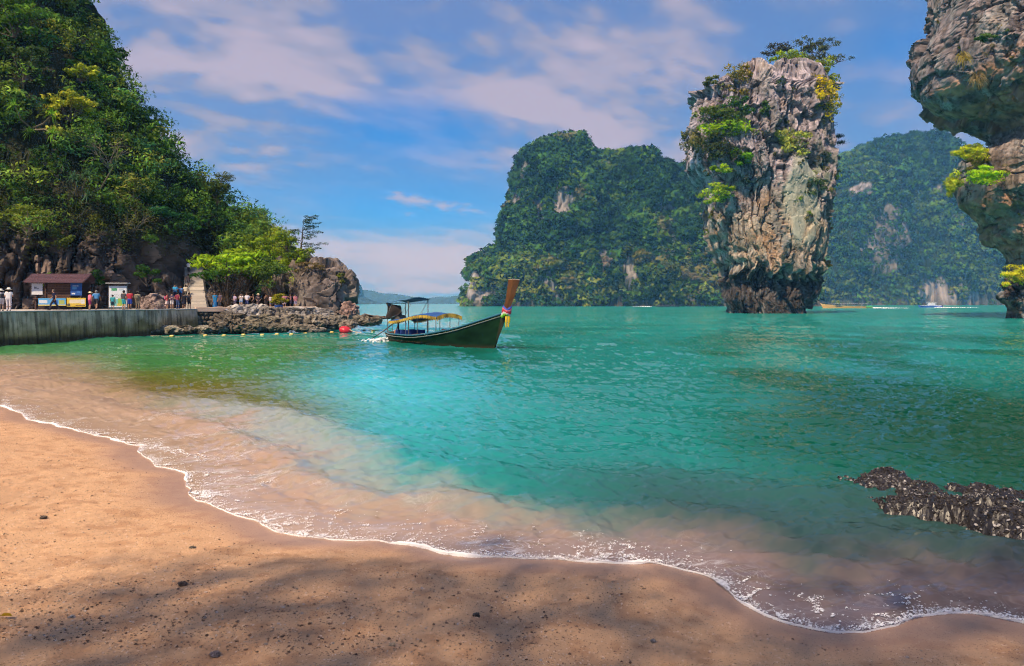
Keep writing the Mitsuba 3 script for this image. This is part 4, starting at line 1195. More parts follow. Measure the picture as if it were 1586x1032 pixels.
# rubble wall with its pale coping, between the sea wall and the boulders
def rubble(name, label, p0, p1, z0, z1, seed, cell=.42, col=(.14, .115, .085)):
    k = thing(name, label, 'wall')
    rng = np.random.default_rng(seed)
    p0, p1 = np.array(p0, float), np.array(p1, float)
    L = np.linalg.norm(p1 - p0)
    d = (p1 - p0) / L
    n = np.array([d[1], -d[0]])
    core = trimesh.creation.box((L, .6, z1 - z0 - .1))
    core.apply_transform(trimesh.transformations.rotation_matrix(math.atan2(d[1], d[0]), [0, 0, 1]))
    core.apply_translation([*((p0 + p1) / 2 - n * .42), (z0 + z1) / 2 - .06])
    put('mortar', flat(core, (.10, .09, .075)), k)
    nz = int((z1 - z0 - .35) / cell)
    base = trimesh.creation.icosphere(1)
    for i in range(nz):
        u = rng.random() * .2
        while u < L - .15:
            w = cell * (.8 + .9 * rng.random())
            v = base.vertices * (1 + .25 * (rng.random((len(base.vertices), 1)) - .5)) * [w * .55, .22, cell * .54]
            q = p0 + d * (u + w / 2) - n * .12
            a = math.atan2(d[1], d[0]) + rng.normal() * .08
            v = v @ np.array([[math.cos(a), math.sin(a), 0], [-math.sin(a), math.cos(a), 0], [0, 0, 1]]) + [q[0], q[1], z0 + cell * (i + .5) + rng.normal() * .03]
            put('stone', flat(trimesh.Trimesh(v, base.faces, process=False), np.asarray(col) * (.5 + rng.random())), k)
            u += w * 1.02
    cap = trimesh.creation.box((L + .1, .85, .50))
    cap = cap.subdivide().subdivide().subdivide()
    cap.vertices[:] += (fbm(cap.vertices * 1.5 + seed, 3, 3)[:, None] - .5) * .12
    cap.apply_transform(trimesh.transformations.rotation_matrix(math.atan2(d[1], d[0]), [0, 0, 1]))
    cap.apply_translation([*((p0 + p1) / 2 - n * .28), z1 - .12])
    v = np.array(cap.vertices)
    put('coping', vply(v, cap.faces, np.array([.46, .35, .285]) * (.6 + .8 * fbm(v * 1.1, 3, 5)[:, None]), 'rock_vc'), k)


rubble('rubble_wall', 'dark rubble stone wall with a pinkish concrete coping below the stone steps', (-32.3, 66.0), (-28.6, 68.5), .0, PAVE + .08, 3)
rubble('rubble_wall', 'low grey stone wall behind the shore boulders in front of the grotto', (-28.5, 70.6), (-22.2, 73.0), .5, PAVE + .12, 4, cell=.5, col=(.22, .20, .18))

# steps
SX, SY0 = -36.25, 73.2
SXF = lambda y: -(.4885 + .0007 * (y - SY0)) * y
stp = thing('stone_steps', 'steep grey stone steps climbing the gully behind the path', 'steps')
for i in range(28):
    w = 2.5 - .012 * i
    b = box(w, .50, .26, (0, 0, 0))
    v = np.array(b.vertices)
    rng = np.random.default_rng(900 + i)
    v += rng.normal(size=v.shape) * [.03, .012, .008]
    v += [SXF(SY0 + .235 * i) + rng.normal() * .03, SY0 + .235 * i, PAVE + .05 + .18 * i]
    put('step', flat(trimesh.Trimesh(v, b.faces, process=False), np.array([.46, .42, .37]) * (.75 + .5 * rng.random())), stp)
for sx, nm in ((-1.22, 'handrail'),):
    ps = [(SXF(SY0 + .235 * i) + sx, SY0 + .235 * i, PAVE + .35 + .18 * i) for i in range(0, 28, 3)]
    put(nm, flat(join([tube(np.array(ps) + [0, 0, .75], .045, 5)] + [tube([np.array(q) - [0, 0, .2], np.array(q) + [0, 0, .75]], .035, 5) for q in ps]), (.10, .085, .07)), stp, 'dark hand rail on thin posts')
boulder('side_slab', (SXF(SY0 + 3.4) + 2.6, SY0 + 4.2, 3.4), (.9, 2.6, 2.0), 71, (.12, .095, .08), 'dark rock flank beside the stone steps under the bright tree', cat='rock', det=4)
boulder('side_slab', (SXF(SY0 + 3.6) - 2.9, SY0 + 3.6, 3.8), (1.1, 3.2, 2.4), 72, (.16, .125, .105), 'dark rock flank on the rail side of the stone steps', cat='rock', det=4)
boulder('rock_mound', at(240, 474, 69.5), (1.35, 1.2, 1.25), 73, (.27, .205, .185), 'rounded pinkish grey rock mound between notice board and steps', cat='rock', det=5, amp=.16)
# the big end boulder and the grotto
boulder('end_boulder', at(497, 462, 75.5) + [0, 1.5, -.2], (3.35, 3.2, 4.9), 80, (.165, .135, .12), 'house-sized grey boulder at the seaward end of the headland', det=6, amp=.22, cell=1.0, yaw=.2)
boulder('end_boulder', at(461, 462, 76.5) + [0, 3.0, 1.2], (2.0, 2.0, 4.2), 81, (.16, .13, .11), 'dark upright rock beside the grotto behind the end boulder', cat='rock', det=5)
boulder('rock_pier', at(427, 440, 77) + [0, 1.2, 0], (.7, .8, 3.4), 82, (.17, .135, .11), 'narrow dark rock pier between the two grotto openings', cat='rock', det=4)
shrub('boulder_fern', 'small golden-green fern on the seaward brow of the end boulder', at(529, 431, 75), (.75, .6, .9), 83, (.15, .17, .03), n=8, leaf=.12, stem=True)
shrub('boulder_scrub', 'dry straw scrub on top of the end boulder', at(478, 413, 75), (2.2, 1.2, .6), 84, (.26, .20, .08), n=14, leaf=.12, hang=.4)
bare_bush('dry_branches', 'pale dry branches hanging over the shaded side of the end boulder', at(460, 432, 73.0), 1.3, 85, (.34, .27, .2), n=5)
BO = [  # u, v(centre), Y, (rx, ry, rz), colour, label
    (541, 481, 73, (.95, .9, .85), (.30, .20, .17), 'reddish grey boulder standing in the water beyond the end boulder'),
    (566, 496, 69, (1.5, 1.0, .55), (.17, .145, .11), 'flat dark boulder farthest out from the shore'),
    (590, 492, 70, (1.1, .6, .14), (.12, .10, .08), 'thin rock ledge barely above the water, outermost of the shore'),
    (520, 499, 68, (1.2, .8, .6), (.19, .165, .13), 'grey-brown boulder at the water below the end boulder'),
    (475, 490, 69.5, (2.5, 1.4, .85), (.33, .30, .27), 'large pale grey slab boulder below the blue pot'),
    (489, 499, 67.5, (1.5, 1.0, .7), (.21, .18, .14), 'brown boulder in front of the pale slab boulder'),
    (452, 499, 67, (1.1, .9, .75), (.20, .17, .13), 'upright brown boulder under the blue pot'),
    (437, 496, 68, (.8, .7, 1.1), (.23, .20, .165), 'tall narrow boulder left of the pale slab boulder'),
    (408, 501, 66.5, (1.9, 1.2, .75), (.18, .155, .11), 'wide mossy brown boulder in the middle of the shore boulders'),
    (385, 489, 69, (2.1, 1.2, 1.05), (.38, .35, .32), 'big whitish sloping boulder at the end of the rubble wall'),
    (412, 489, 69.5, (1.5, 1.0, .8), (.24, .215, .19), 'grey boulder between the whitish sloping boulder and the pot'),
    (360, 502, 65.8, (1.7, 1.0, 1.0), (.15, .125, .095), 'dark leaning boulder in front of the rubble wall'),
    (385, 508, 64.5, (1.2, .8, .5), (.14, .12, .085), 'low dark boulder at the water below the whitish sloping boulder'),
    (470, 508, 65.5, (1.1, .7, .35), (.20, .17, .13), 'low brown boulder at the water below the pale slab boulder'),
    (492, 512, 64.5, (.75, .5, .25), (.25, .22, .18), 'small pale rock alone in the water before the boulders'),
    (314, 512, 63.5, (1.0, .7, .45), (.26, .235, .18), 'rounded greenish grey boulder before the rubble wall'),
    (255, 512, 62.0, (1.6, .8, .48), (.32, .285, .21), 'pale flat boulder at the foot of the sea wall end'),
    (285, 511, 62.8, (1.0, .7, .35), (.10, .085, .06), 'black wet boulder at the foot of the sea wall'),
    (232, 515, 60.6, (.8, .6, .30), (.16, .14, .10), 'small dark boulder nearest along the sea wall'),
    (338, 508, 64.5, (.9, .7, .5), (.12, .10, .075), 'dark boulder between the rounded and the leaning boulder'),
    (432, 509, 65.2, (1.2, .7, .4), (.15, .13, .095), 'low dark boulder at the water in front of the mossy boulder'),
    (540, 503, 67, (.9, .6, .4), (.22, .18, .14), 'small brown boulder between the end boulder and the flat outer one'),
]
for n_, (u, v, Y, r, c, l) in enumerate(BO):
    boulder('shore_boulder', at(u, v, Y), np.array(r) * 1.06, 500 + n_, c, l, group=None, det=5 if max(r) > 1.2 else 4, amp=.34, yaw=.3 * (n_ % 5 - 2))

# ---------------------------------------------------------------- oyster crusted rock by the beach
def oyster(name, label, poly_px, top, seed, step=.03, soft_=.38, n_shell=3000):
    pg = shapely.Polygon([ground_pt(u, v) for u, v in poly_px]).buffer(.10).buffer(-.10)
    x0, y0, x1, y1 = pg.bounds
    X, Yg = np.meshgrid(np.arange(x0 - .2, x1 + .2, step), np.arange(y0 - .2, y1 + .2, step))

    def height(x, y):
        p2 = shapely.points(x, y)
        sd = shapely.distance(pg.boundary, p2) * np.where(shapely.contains(pg, p2), 1, -1)
        Q = np.stack([x, y, 0 * sd], -1)
        sd = sd + .34 * (fbm(Q * 2.4, 3, seed) - .5) + .14 * (fbm(Q * 8, 3, seed + 2) - .5)
        lump = .62 + .62 * ct(fbm(Q * 1.9, 2, seed + 1), 2.2) + .55 * (fbm(Q * 6, 3, seed + 4) - .5)
        return np.clip(top * sm(-.04, soft_, sd) * lump - .05 + np.minimum(sd, 0) * 1.2 + .05 * (fbm(Q * 14, 2, seed + 5) - .5), -.35, 1)

    P = np.stack([X.ravel(), Yg.ravel(), height(X.ravel(), Yg.ravel())], -1)
    k = fbm(P * 5, 3, seed + 3)[:, None]
    F = grid_faces(*X.shape)
    F = F[(P[F, 2] > -.3).any(1)]
    root = put(name, vply(P, F, np.array([.016, .013, .012]) * (.4 + 1.1 * k), 'wet_vc', smooth=False), None, label, 'rock')
    # crust of oyster shells standing every way
    rng = np.random.default_rng(seed)
    q = np.stack([rng.uniform(x0, x1, n_shell * 4), rng.uniform(y0, y1, n_shell * 4)], 1)
    z = height(q[:, 0], q[:, 1])
    ok = np.nonzero(z > -.01)[0][:n_shell]
    q, z = q[ok], z[ok]
    b = trimesh.creation.icosahedron()
    sz = .010 + .020 * rng.random(len(q)) ** 1.5
    v = b.vertices[None] * (sz[:, None, None] * np.array([1.0, .75, .30])) * (.7 + .6 * rng.random((len(q), 12, 1)))
    R = unit(rng.normal(size=(len(q), 4)))
    a, bq, c, d = R.T
    M = np.stack([1 - 2 * (c * c + d * d), 2 * (bq * c - a * d), 2 * (bq * d + a * c), 2 * (bq * c + a * d), 1 - 2 * (bq * bq + d * d), 2 * (c * d - a * bq), 2 * (bq * d - a * c), 2 * (c * d + a * bq), 1 - 2 * (bq * bq + c * c)], 1).reshape(-1, 3, 3)
    v = np.einsum('nij,nkj->nki', M, v) + np.column_stack([q, z + sz * .25])[:, None]
    hi = (rng.random((len(q), 1)) < .16 * sm(.42, .62, fbm(np.column_stack([q * 2.2, z]), 3, seed + 7))[:, None] * 2)
    col = np.where(hi, np.array([[.20, .19, .19]]), np.array([[.030, .025, .023]])) * (.4 + 1.2 * rng.random((len(q), 1)))
    lab_ = put('shell_crust', vply(v.reshape(-1, 3), (np.arange(len(q))[:, None, None] * 12 + b.faces[None]).reshape(-1, 3), np.repeat(col, 12, 0), 'wet_vc', smooth=False), root, None, None, None, 'stuff')


oyster('oyster_rock', 'long low black oyster-crusted ledge lying in the shallows beside the beach', [(1296, 750), (1322, 796), (1400, 816), (1480, 830), (1530, 853), (1600, 880), (1760, 918), (1760, 842), (1620, 804), (1540, 790), (1480, 778), (1440, 762), (1405, 744), (1340, 738)], .36, 3, soft_=.40, n_shell=7000)
oyster('oyster_rock', 'half-drowned flat black rock awash behind the long oyster-crusted ledge', [(1425, 764), (1500, 786), (1600, 806), (1740, 820), (1740, 792), (1600, 768), (1500, 755)], .19, 12, soft_=.35, n_shell=1800)
oyster('oyster_rock', 'small wet black rock tip just ahead of the oyster-crusted ledge', [(1286, 744), (1312, 754), (1336, 750), (1314, 740)], .15, 15, soft_=.2, n_shell=250)

# ---------------------------------------------------------------- foam along the water's edge
i0 = np.arange(0, len(SHORE) - 1)
sN = 5200
tq = np.linspace(0, _tt[-1], sN)
px_ = np.stack([np.interp(tq, _tt, SHORE[:, k]) for k in (0, 1)], 1)
nx_ = unit(np.stack([np.interp(tq, _tt, _nor[:, k]) for k in (0, 1)], 1))
W_ = np.stack([tq, 0 * tq, 0 * tq], -1)
wid = (.42 - .34 * sm(2.0, 3.2, px_[:, 0])) * (.012 + .13 * sm(.38, .75, fbm(W_ * 1.1, 3, 51)) + .05 * fbm(W_ * 5, 2, 52)) * sm(.40, .56, fbm(W_ * .95 + 4, 3, 53))
wid = .75 * np.minimum(wid, .055)
ac = np.linspace(-1, 1, 13)
wig = .05 * (fbm(W_ * 4, 3, 54) - .5)
Pf = px_[:, None] + nx_[:, None] * (ac[None, :, None] * wid[:, None, None] * .5 + (wig[:, None, None] - .02) - .25 * wid[:, None, None])
dd = np.stack([Pf[..., 0] * 26, Pf[..., 1] * 26, 0 * Pf[..., 0]], -1)
zf = .006 + (1 - ac[None] ** 2) * (.018 + .25 * wid[:, None]) * (.35 + 1.0 * meshkit.noise(dd, 55)) * sm(.0, .05, wid)[:, None]
gz = np.maximum(sand_z(Pf[..., 0], Pf[..., 1]), .012)
zf = gz + zf - .02 * (np.abs(ac[None]) > .99)
put('foam', vply(np.stack([Pf[..., 0], Pf[..., 1], zf], -1).reshape(-1, 3), grid_faces(sN, 13), (.80, .80, .80), 'rock_vc'), kind='stuff', label='thin white line of foam along the edge of the beach', cat='foam')

# froth left behind the edge: many small bubbles in broken webs
rng = np.random.default_rng(78)
n = 210000
ip = rng.integers(0, sN, n)
dd_ = np.abs(rng.normal(size=n)) * (.30 + .45 * sm(3.0, -5.0, px_[ip, 0])) * np.where(rng.random(n) < .25, .2, 1) + .01
q = px_[ip] - nx_[ip] * dd_[:, None] + rng.normal(size=(n, 2)) * .02
q3 = np.stack([q[:, 0], q[:, 1], 0 * q[:, 0]], -1)
web = np.abs(fbm(q3 * [1.6, 2.2, 1] + .35 * fbm(q3 * 5, 2, 3)[:, None], 3, 62) - .5)
web2 = np.abs(fbm(q3 * [4.5, 6, 1] + 9, 2, 63) - .5)
pat = sm(.42, .60, fbm(q3 * .55 + 4, 3, 64))
prob = (sm(.035, .0, web) + .6 * sm(.03, 0, web2)) * (.15 + .85 * pat) * np.exp(-dd_ / .9)
vis = (q[:, 1] < 30) & (q[:, 1] > 4) & (shore_dist(q[:, 0], q[:, 1]) < -.01)
edge = vis & (rng.random(n) < .55 * np.exp(-dd_ / .05) * sm(.34, .62, fbm(q3 * [1.3, 1.3, 1] + 21, 3, 65)) + .20 * np.exp(-dd_ / .16) * sm(.45, .65, fbm(q3 * 2.2 + 31, 3, 66)))
q = q[((rng.random(n) < prob * .9) & vis) | edge]
n = len(q)
a_ = rng.uniform(0, 6.283, n)
l_ = rng.random(n) ** 1.5
q2 = np.array([[-6.62, 12.9]]) + rng.normal(size=(220, 2)) * [.42, .10] @ np.array([[.86, -.5], [.5, .86]])
q = np.vstack([q, q2])
r_ = .0028 + .0068 * rng.random(len(q)) ** 3
r_[-220:] *= 1.8
ico1 = trimesh.creation.icosahedron()
Vb = ico1.vertices[None] * (r_[:, None, None] * [1.5, 1.2, .55]) + np.column_stack([q, .012 + 0 * r_])[:, None]
wz = np.interp(np.clip(-shore_dist(q[:, 0], q[:, 1]), 0, 2), [0, .3, 2], [.012, .02, .03])
Vb[..., 2] += wz[:, None]
put('froth', vply(Vb.reshape(-1, 3), (np.arange(len(q))[:, None, None] * 12 + ico1.faces[None]).reshape(-1, 3), (.80, .79, .79), 'rock_vc', smooth=True), kind='stuff', label='broken webs of white froth on the shallow water behind the foam line', cat='foam')

# ---------------------------------------------------------------- pebbles and shell bits on the sand
rng = np.random.default_rng(77)
q = []
while len(q) < 7000:
    u, v = rng.uniform(-60, 1650), 640 + 400 * rng.random() ** .8
    x, y = ground_pt(u, v, .3)
    w = fbm(np.array([[x * .9, y * .9, 5.0]]), 3, 61)[0] + .12 * (v > 900) + .10 * (u < 900) - .25 * (u > 1000)
    if rng.random() < sm(.44, .72, w):
        q.append((x, y))
q = np.array(q)
d_ = shore_dist(q[:, 0], q[:, 1])
q = q[d_ > .35]
d_ = d_[d_ > .35]
zq = sand_z(q[:, 0], q[:, 1], d_) + sand_fine(q[:, 0], q[:, 1], d_)
ico = trimesh.creation.icosahedron()
sz = .0022 + .0085 * rng.random(len(q)) ** 6 + .0030 * rng.random(len(q))
Vp = ico.vertices[None] * (sz[:, None, None]) * (.6 + .8 * rng.random((len(q), 12, 1))) * [1.2, 1, .7]
Vp = Vp + np.column_stack([q, zq + sz * .25])[:, None]
Cp = np.where(rng.random((len(q), 1)) < .72, np.array([[.15, .095, .065]]), np.array([[.45, .36, .29]])) * (.5 + rng.random((len(q), 1)))
Fp = (np.arange(len(q))[:, None, None] * 12 + ico.faces[None]).reshape(-1, 3)
put('pebbles', vply(Vp.reshape(-1, 3), Fp, np.repeat(Cp, 12, 0), 'rock_vc', smooth=False), kind='stuff', label='scattered dark pebbles and pale shell bits on the sand', cat='pebbles')


def beach_stone(u, v, r, col, label, seed, cat='stone'):
    for _ in range(4):
        z = .4 if _ == 0 else float(sand_z(np.array([x]), np.array([y]))[0])
        x, y = ground_pt(u, v, z)
    boulder('beach_stone', (x, y, z + r * .3), (r * 1.3, r, r * .7), seed, col, label, cat, det=3, amp=.4)


for u, v, r, c, l in ((333, 1015, .028, (.16, .13, .13), 'grey angular stone on the sand near the bottom edge of the picture'), (283, 906, .030, (.10, .07, .06), 'dark brown lump of coral on the sand below the edge of the sunlight'), (738, 954, .022, (.04, .03, .028), 'small black stone on the sand in the middle of the beach'), (298, 849, .024, (.14, .12, .11), 'pale grey pebble at the rim of the shadow on the sand'),
                      (1012, 994, .018, (.34, .30, .28), 'pale shell fragment lying on the sand by the dark patch of grit'), (67, 803, .03, (.07, .05, .045), 'small dark stone alone on the sunlit sand'), (110, 957, .02, (.30, .27, .26), 'white shell bit on the shaded sand'), (607, 1000, .018, (.45, .33, .22), 'tan shell piece on the sand at the bottom of the beach')):
    beach_stone(u, v, r, np.array(c) * 1.3, l, int(u + v))
# fallen leaf
x, y = ground_pt(8, 968, .42)
z = float(sand_z(np.array([x]), np.array([y]))[0]) + .02
lv = np.array([[-.05, 0, .004], [-.02, .022, .02], [.03, .018, .016], [.06, -.004, .006], [.03, -.022, .018], [-.02, -.024, .022], [0, 0, .004]]) + [x, y, z]
put('fallen_leaf', vply(lv, np.array([(0, 1, 6), (1, 2, 6), (2, 3, 6), (3, 4, 6), (4, 5, 6), (5, 0, 6)])[:, ::-1], (.36, .22, .02), 'leaf_vc'), None, 'curled yellow fallen leaf on the sand at the very edge of the picture', 'leaf')

# ---------------------------------------------------------------- added unseen tree, its crown shaped to cast the beach shade
SH = SUN[:2] / SUN[2]
shade = shapely.Polygon([(-4.5, 1.0), (-4.45, 5.4), (-4.3, 6.6), (-3.2, 7.5), (-1.5, 7.6), (.8, 7.3), (3.0, 6.6), (6.2, 7.2), (9.0, 7.0), (9.5, 3.0), (6.0, .5), (0, 0)])
rng = np.random.default_rng(5)
cen = []
for gx in np.arange(-6, 10.5, .44):
    for gy in np.arange(-1, 9, .44):
        x, y = gx + rng.uniform(-.2, .2), gy + rng.uniform(-.2, .2)
        if shade.buffer(-.35).contains(shapely.Point(x + rng.normal() * .2, y + rng.normal() * .2)):
            h = 7.6 + 2.2 * rng.random()
            cen.append((x + SH[0] * (h - .4), y + SH[1] * (h - .4), h))
cen = np.array(cen)
bt = thing('added_shade_tree', 'unseen spreading tree added behind the viewpoint to shade the sand', 'tree')
put('crown', leaf_shape(leaves(cen, np.full((len(cen), 3), .95) * [1, 1, .7], 17, .16, (.05, .10, .02), 6, shell=.15)), bt)
c0 = cen.mean(0)
bs = np.array([c0[0] - 1.5, c0[1] - 3.5, 1.2])
ms = [tube([bs, bs + [.3, .5, 2.2], bs + [.8, 1.4, 4.4], bs + [1.1, 2.2, 5.6]], [.42, .34, .28, .24], 9)]
for k in rng.choice(len(cen), 26, replace=False):
    s0 = bs + [1.0, 2.0, 5.2]
    ms.append(tube([s0, s0 * .5 + cen[k] * .5 + [0, 0, .6], cen[k]], [.16, .09, .03], 5))
put('trunk', flat(join(ms), BARK), bt)
# ---------------------------------------------------------------- the long-tail boat
BOW, STERN = np.array([-1.0, 41.2, 0]), np.array([-9.2, 50.8, 0])
bx = unit(BOW - STERN)
by = np.array([-bx[1], bx[0], 0])                     # to port
BL = np.linalg.norm(BOW - STERN)


def bp(x, y, z):
    """boat coordinates: x from the stern at the waterline (0) to the bow (BL), y to port, z up"""
    return STERN + bx * x + by * y + np.array([0, 0, 1.]) * z


def bpts(a):
    a = np.asarray(a, float)
    return STERN + a[:, :1] * bx + a[:, 1:2] * by + a[:, 2:] * [0, 0, 1.]


scene['hull_vc'] = {'type': 'twosided', 'bsdf': {'type': 'principled', 'base_color': VC, 'roughness': .5, 'specular': .12}}
boat = thing('longtail_boat', 'dark green wooden long-tail boat with a tall brown prow and fringed awnings', 'boat')
xs = np.linspace(-.55, BL + .9, 90)
q = (xs + .55) / (BL + 1.45)
sheer = PchipInterpolator([0, .12, .3, .5, .7, .85, 1.0], [.78, .66, .66, .88, 1.32, 1.85, 2.42])(q)
beam = PchipInterpolator([0, .1, .3, .5, .7, .88, 1.0], [.62, .92, 1.22, 1.24, .98, .46, .07])(q)
# the raked stem: the hull's bottom ends earlier than its top
NP = 16
rows = []
for i, x in enumerate(xs):
    r = []
    for j in range(NP):
        t = j / (NP - 1)
        z = -.35 + (sheer[i] + .35) * t
        fl = (.48 + .52 * t ** .75)
        yb = beam[i] * fl
        xm = x - (BL + .9 - BL + .55) * 0 - max(0, q[i] - .55) / .45 * (1 - t) * 1.25
        r.append((xm + (.35 * (1 - t) if q[i] < .05 else 0), yb, z))
    rows.append(r)
H = np.array(rows)                                        # (n, NP, 3) starboard/port symmetric
plank = np.abs(((np.linspace(0, 1, NP) * 6) % 1) - .5)
vv, ff, ccs, o = [], [], [], 0
for sgn in (1, -1):
    h = H * [1, sgn, 1]
    v = bpts(h.reshape(-1, 3))
    f = grid_faces(len(xs), NP)
    vv.append(v); ff.append(f + o); o += len(v)
v = np.vstack(vv)
k = fbm(v * [1.2, 1.2, 3], 4, 3)[:, None]
zz_ = v[:, 2]
C = np.array([.006, .024, .010]) * (.5 + 1.0 * ct(k))
C = C * (1 - .75 * sm(.34, .12, zz_ + .1 * (k[:, 0] - .5))[:, None]) + np.array([.07, .05, .03]) * .5 * sm(.34, .12, zz_ + .1 * (k[:, 0] - .5))[:, None]
put('hull', vply(v, np.vstack(ff), C, 'hull_vc'), boat)
# transom, inside floor, bow deck
tr = bpts([H[0, j] * [1, s, 1] for s in (1, -1) for j in range(NP)])
put('transom', vply(tr, grid_faces(2, NP), (.10, .06, .035), 'mat_vc'), boat)
fl_ = []
for i in range(4, 66):
    for s in (1, -1):
        fl_.append((xs[i], s * beam[i] * .84, max(.20, sheer[i] - .55)))
put('floor', vply(bpts(fl_), grid_faces(62, 2), (.20, .12, .07), 'mat_vc', smooth=False), boat)
fd = [(xs[i], s * beam[i] * .93, sheer[i] - .10) for i in range(64, 89) for s in (1, -1)]
put('bow_deck', vply(bpts(fd), grid_faces(25, 2), (.09, .06, .04), 'mat_vc'), boat)
for s in (1, -1):
    pr = bpts(np.stack([xs, s * beam * 1.0, sheer + .01], 1))
    put('gunwale', flat(tube(pr, .055, 6), (.045, .16, .24), 'gloss_vc'), boat, 'teal painted rail along the hull')
    pr = bpts(np.stack([xs[:88], s * (beam[:88] * .985 + .012), sheer[:88] - .16], 1))
    put('rubbing_strake', flat(tube(pr, .028, 5), (.22, .24, .22), 'gloss_vc'), boat)
# stem post and prow
a0 = np.array([BL - .42, 0, -.3]); a1 = np.array([BL + 1.0, 0, 2.35]); a2 = np.array([BL + 1.52, 0, 3.3]); a3 = np.array([BL + 1.98, 0, 4.45])
sec = []
for p, w, dpt in ((a0, .06, .10), (a0 * .5 + a1 * .5, .08, .14), (a1, .12, .20), (a2, .19, .27), (a3, .30, .37)):
    p = p - [.08, 0, 0]
    sec.append([p + [-dpt, -w, 0], p + [dpt * .2, -w * .9, 0], p + [dpt, 0, -.02], p + [dpt * .2, w * .9, 0], p + [-dpt, w, 0]])
sec = np.array(sec)
v = bpts(sec.reshape(-1, 3))
F_ = np.vstack([grid_faces(5, 5, True), [(20, 21, 22), (20, 22, 23), (20, 23, 24)]])
v, F_ = trimesh.remesh.subdivide_to_size(v, F_, .25)
kk_ = fbm(v * [6, 6, 1.2], 3, 5)[:, None]
low_ = sm(2.3, 2.0, v[:, 2])[:, None]
m = trimesh.Trimesh(v, F_)
C = (np.array([.15, .055, .02]) * (1 - low_) + np.array([.03, .028, .014]) * low_) * (.55 + .9 * kk_)
v2, f2 = v[F_.ravel()], np.arange(len(F_) * 3).reshape(-1, 3)
put('prow', vply(v2, f2, C[F_.ravel()], 'gloss_vc', smooth=False), boat, 'tall varnished brown prow')
tp = bpts(sec[4] + [[0, 0, .012]] * 5)
put('prow_cap', flat(trimesh.Trimesh(np.vstack([tp, tp + [0, 0, .035]]), trimesh.convex.convex_hull(np.vstack([tp, tp + [0, 0, .035]])).faces if False else np.vstack([grid_faces(2, 5, True), [(5, 6, 7), (5, 7, 8), (5, 8, 9)]]), process=False), (.52, .40, .29)), boat)
# awnings
def awning(nm, x0, x1, w, z0, z1, crown, col, label, n=14, dip=None):
    g = []
    U = np.linspace(0, 1, n)
    for u in U:
        zz = z0 + (z1 - z0) * u + (0 if dip is None else dip(u))
        for t in np.linspace(-1, 1, 11):
            g.append((x0 + (x1 - x0) * u, w * t, zz + crown * (1 - t * t) + .012 * math.sin(9 * u + 4 * t)))
    top = bpts(g)
    v = np.vstack([top, top - [0, 0, .03]])
    N_ = len(top)
    f = grid_faces(n, 11)
    e = np.concatenate([np.arange(11), np.arange(1, n) * 11 + 10, np.arange(9, -1, -1) + (n - 1) * 11, np.arange(n - 2, 0, -1) * 11])
    sd = [(a, b, b + N_) for a, b in zip(e, np.roll(e, -1))] + [(a, b + N_, a + N_) for a, b in zip(e, np.roll(e, -1))]
    C = np.asarray(col) * (.75 + .5 * fbm(v * 2.2, 3, 7)[:, None])
    put(nm, vply(v, np.vstack([f, f[:, ::-1] + N_, sd]), C, 'mat_vc'), boat, label)
    return lambda u, t: (x0 + (x1 - x0) * u, w * t, z0 + (z1 - z0) * u + (0 if dip is None else dip(u)) + crown * (1 - t * t))


aw1 = awning('rear_awning', .2, 3.5, .95, 3.06, 3.30, .16, (.05, .13, .22), 'flat grey-blue awning over the stern')
dip2 = lambda u: .52 * sm(.0, .75, u) - .10 * sm(.75, 1, u)
aw2 = awning('front_awning', .9, 7.4, 1.06, 1.62, 1.62, .22, (.02, .07, .22), 'curved dark blue awning with a yellow fringe', n=26, dip=dip2)
# yellow fringe round the front awning
for s in (1, -1, 0):
    P_ = []
    if s:
        for u in np.linspace(0, 1, 90):
            a = np.array(aw2(u, s * 1.01))
            for j in range(5):
                P_.append(a + [0, s * (.015 + .01 * j + .012 * math.sin(60 * u)), .04 - .05 * j * (.8 + .45 * (math.sin(140 * u) > 0))])
        n_ = 90
    else:
        for t in np.linspace(-1, 1, 40):
            a = np.array(aw2(1.004, t))
            for j in range(5):
                P_.append(a + [.015 + .008 * j, 0, .04 - .07 * j * (.8 + .35 * (math.sin(50 * t) > 0))])
        n_ = 40
    v = bpts(np.array(P_))
    kk_ = fbm(v * [9, 9, 2], 2, 9)[:, None]
    put('fringe', vply(v, grid_faces(n_, 5), np.array([.40, .28, .045]) * (.25 + 1.2 * ct(kk_)), 'mat_vc'), boat)
for x, y, z0, z1, r in [(.25, s * .8, .5, 3.05, .03) for s in (1, -1)] + [(3.4, s * .85, .45, 3.28, .035) for s in (1, -1)] + [(x, s * .98, .6, aw2((x - .9) / 6.5, s)[2], .025) for x in (1.3, 3.2, 4.8, 6.1, 7.2) for s in (1, -1)]:
    put('post', flat(tube(bpts([(x, y, z0), (x, y, z1)]), r, 6), (.10, .10, .095)), boat)
put('brace', flat(join([tube(bpts([(2.4, s * .85, 2.2), (3.4, s * .85, 3.2)]), .018, 5) for s in (1, -1)] + [tube(bpts([(.3, s * .8, 2.2), (1.0, s * .85, 3.0)]), .018, 5) for s in (1, -1)] + [tube(bpts([(.25, -.8, 3.0), (.25, .8, 3.0)]), .02, 5), tube(bpts([(3.4, -.85, 3.25), (3.4, .85, 3.25)]), .02, 5)]), (.30, .30, .28)), boat)
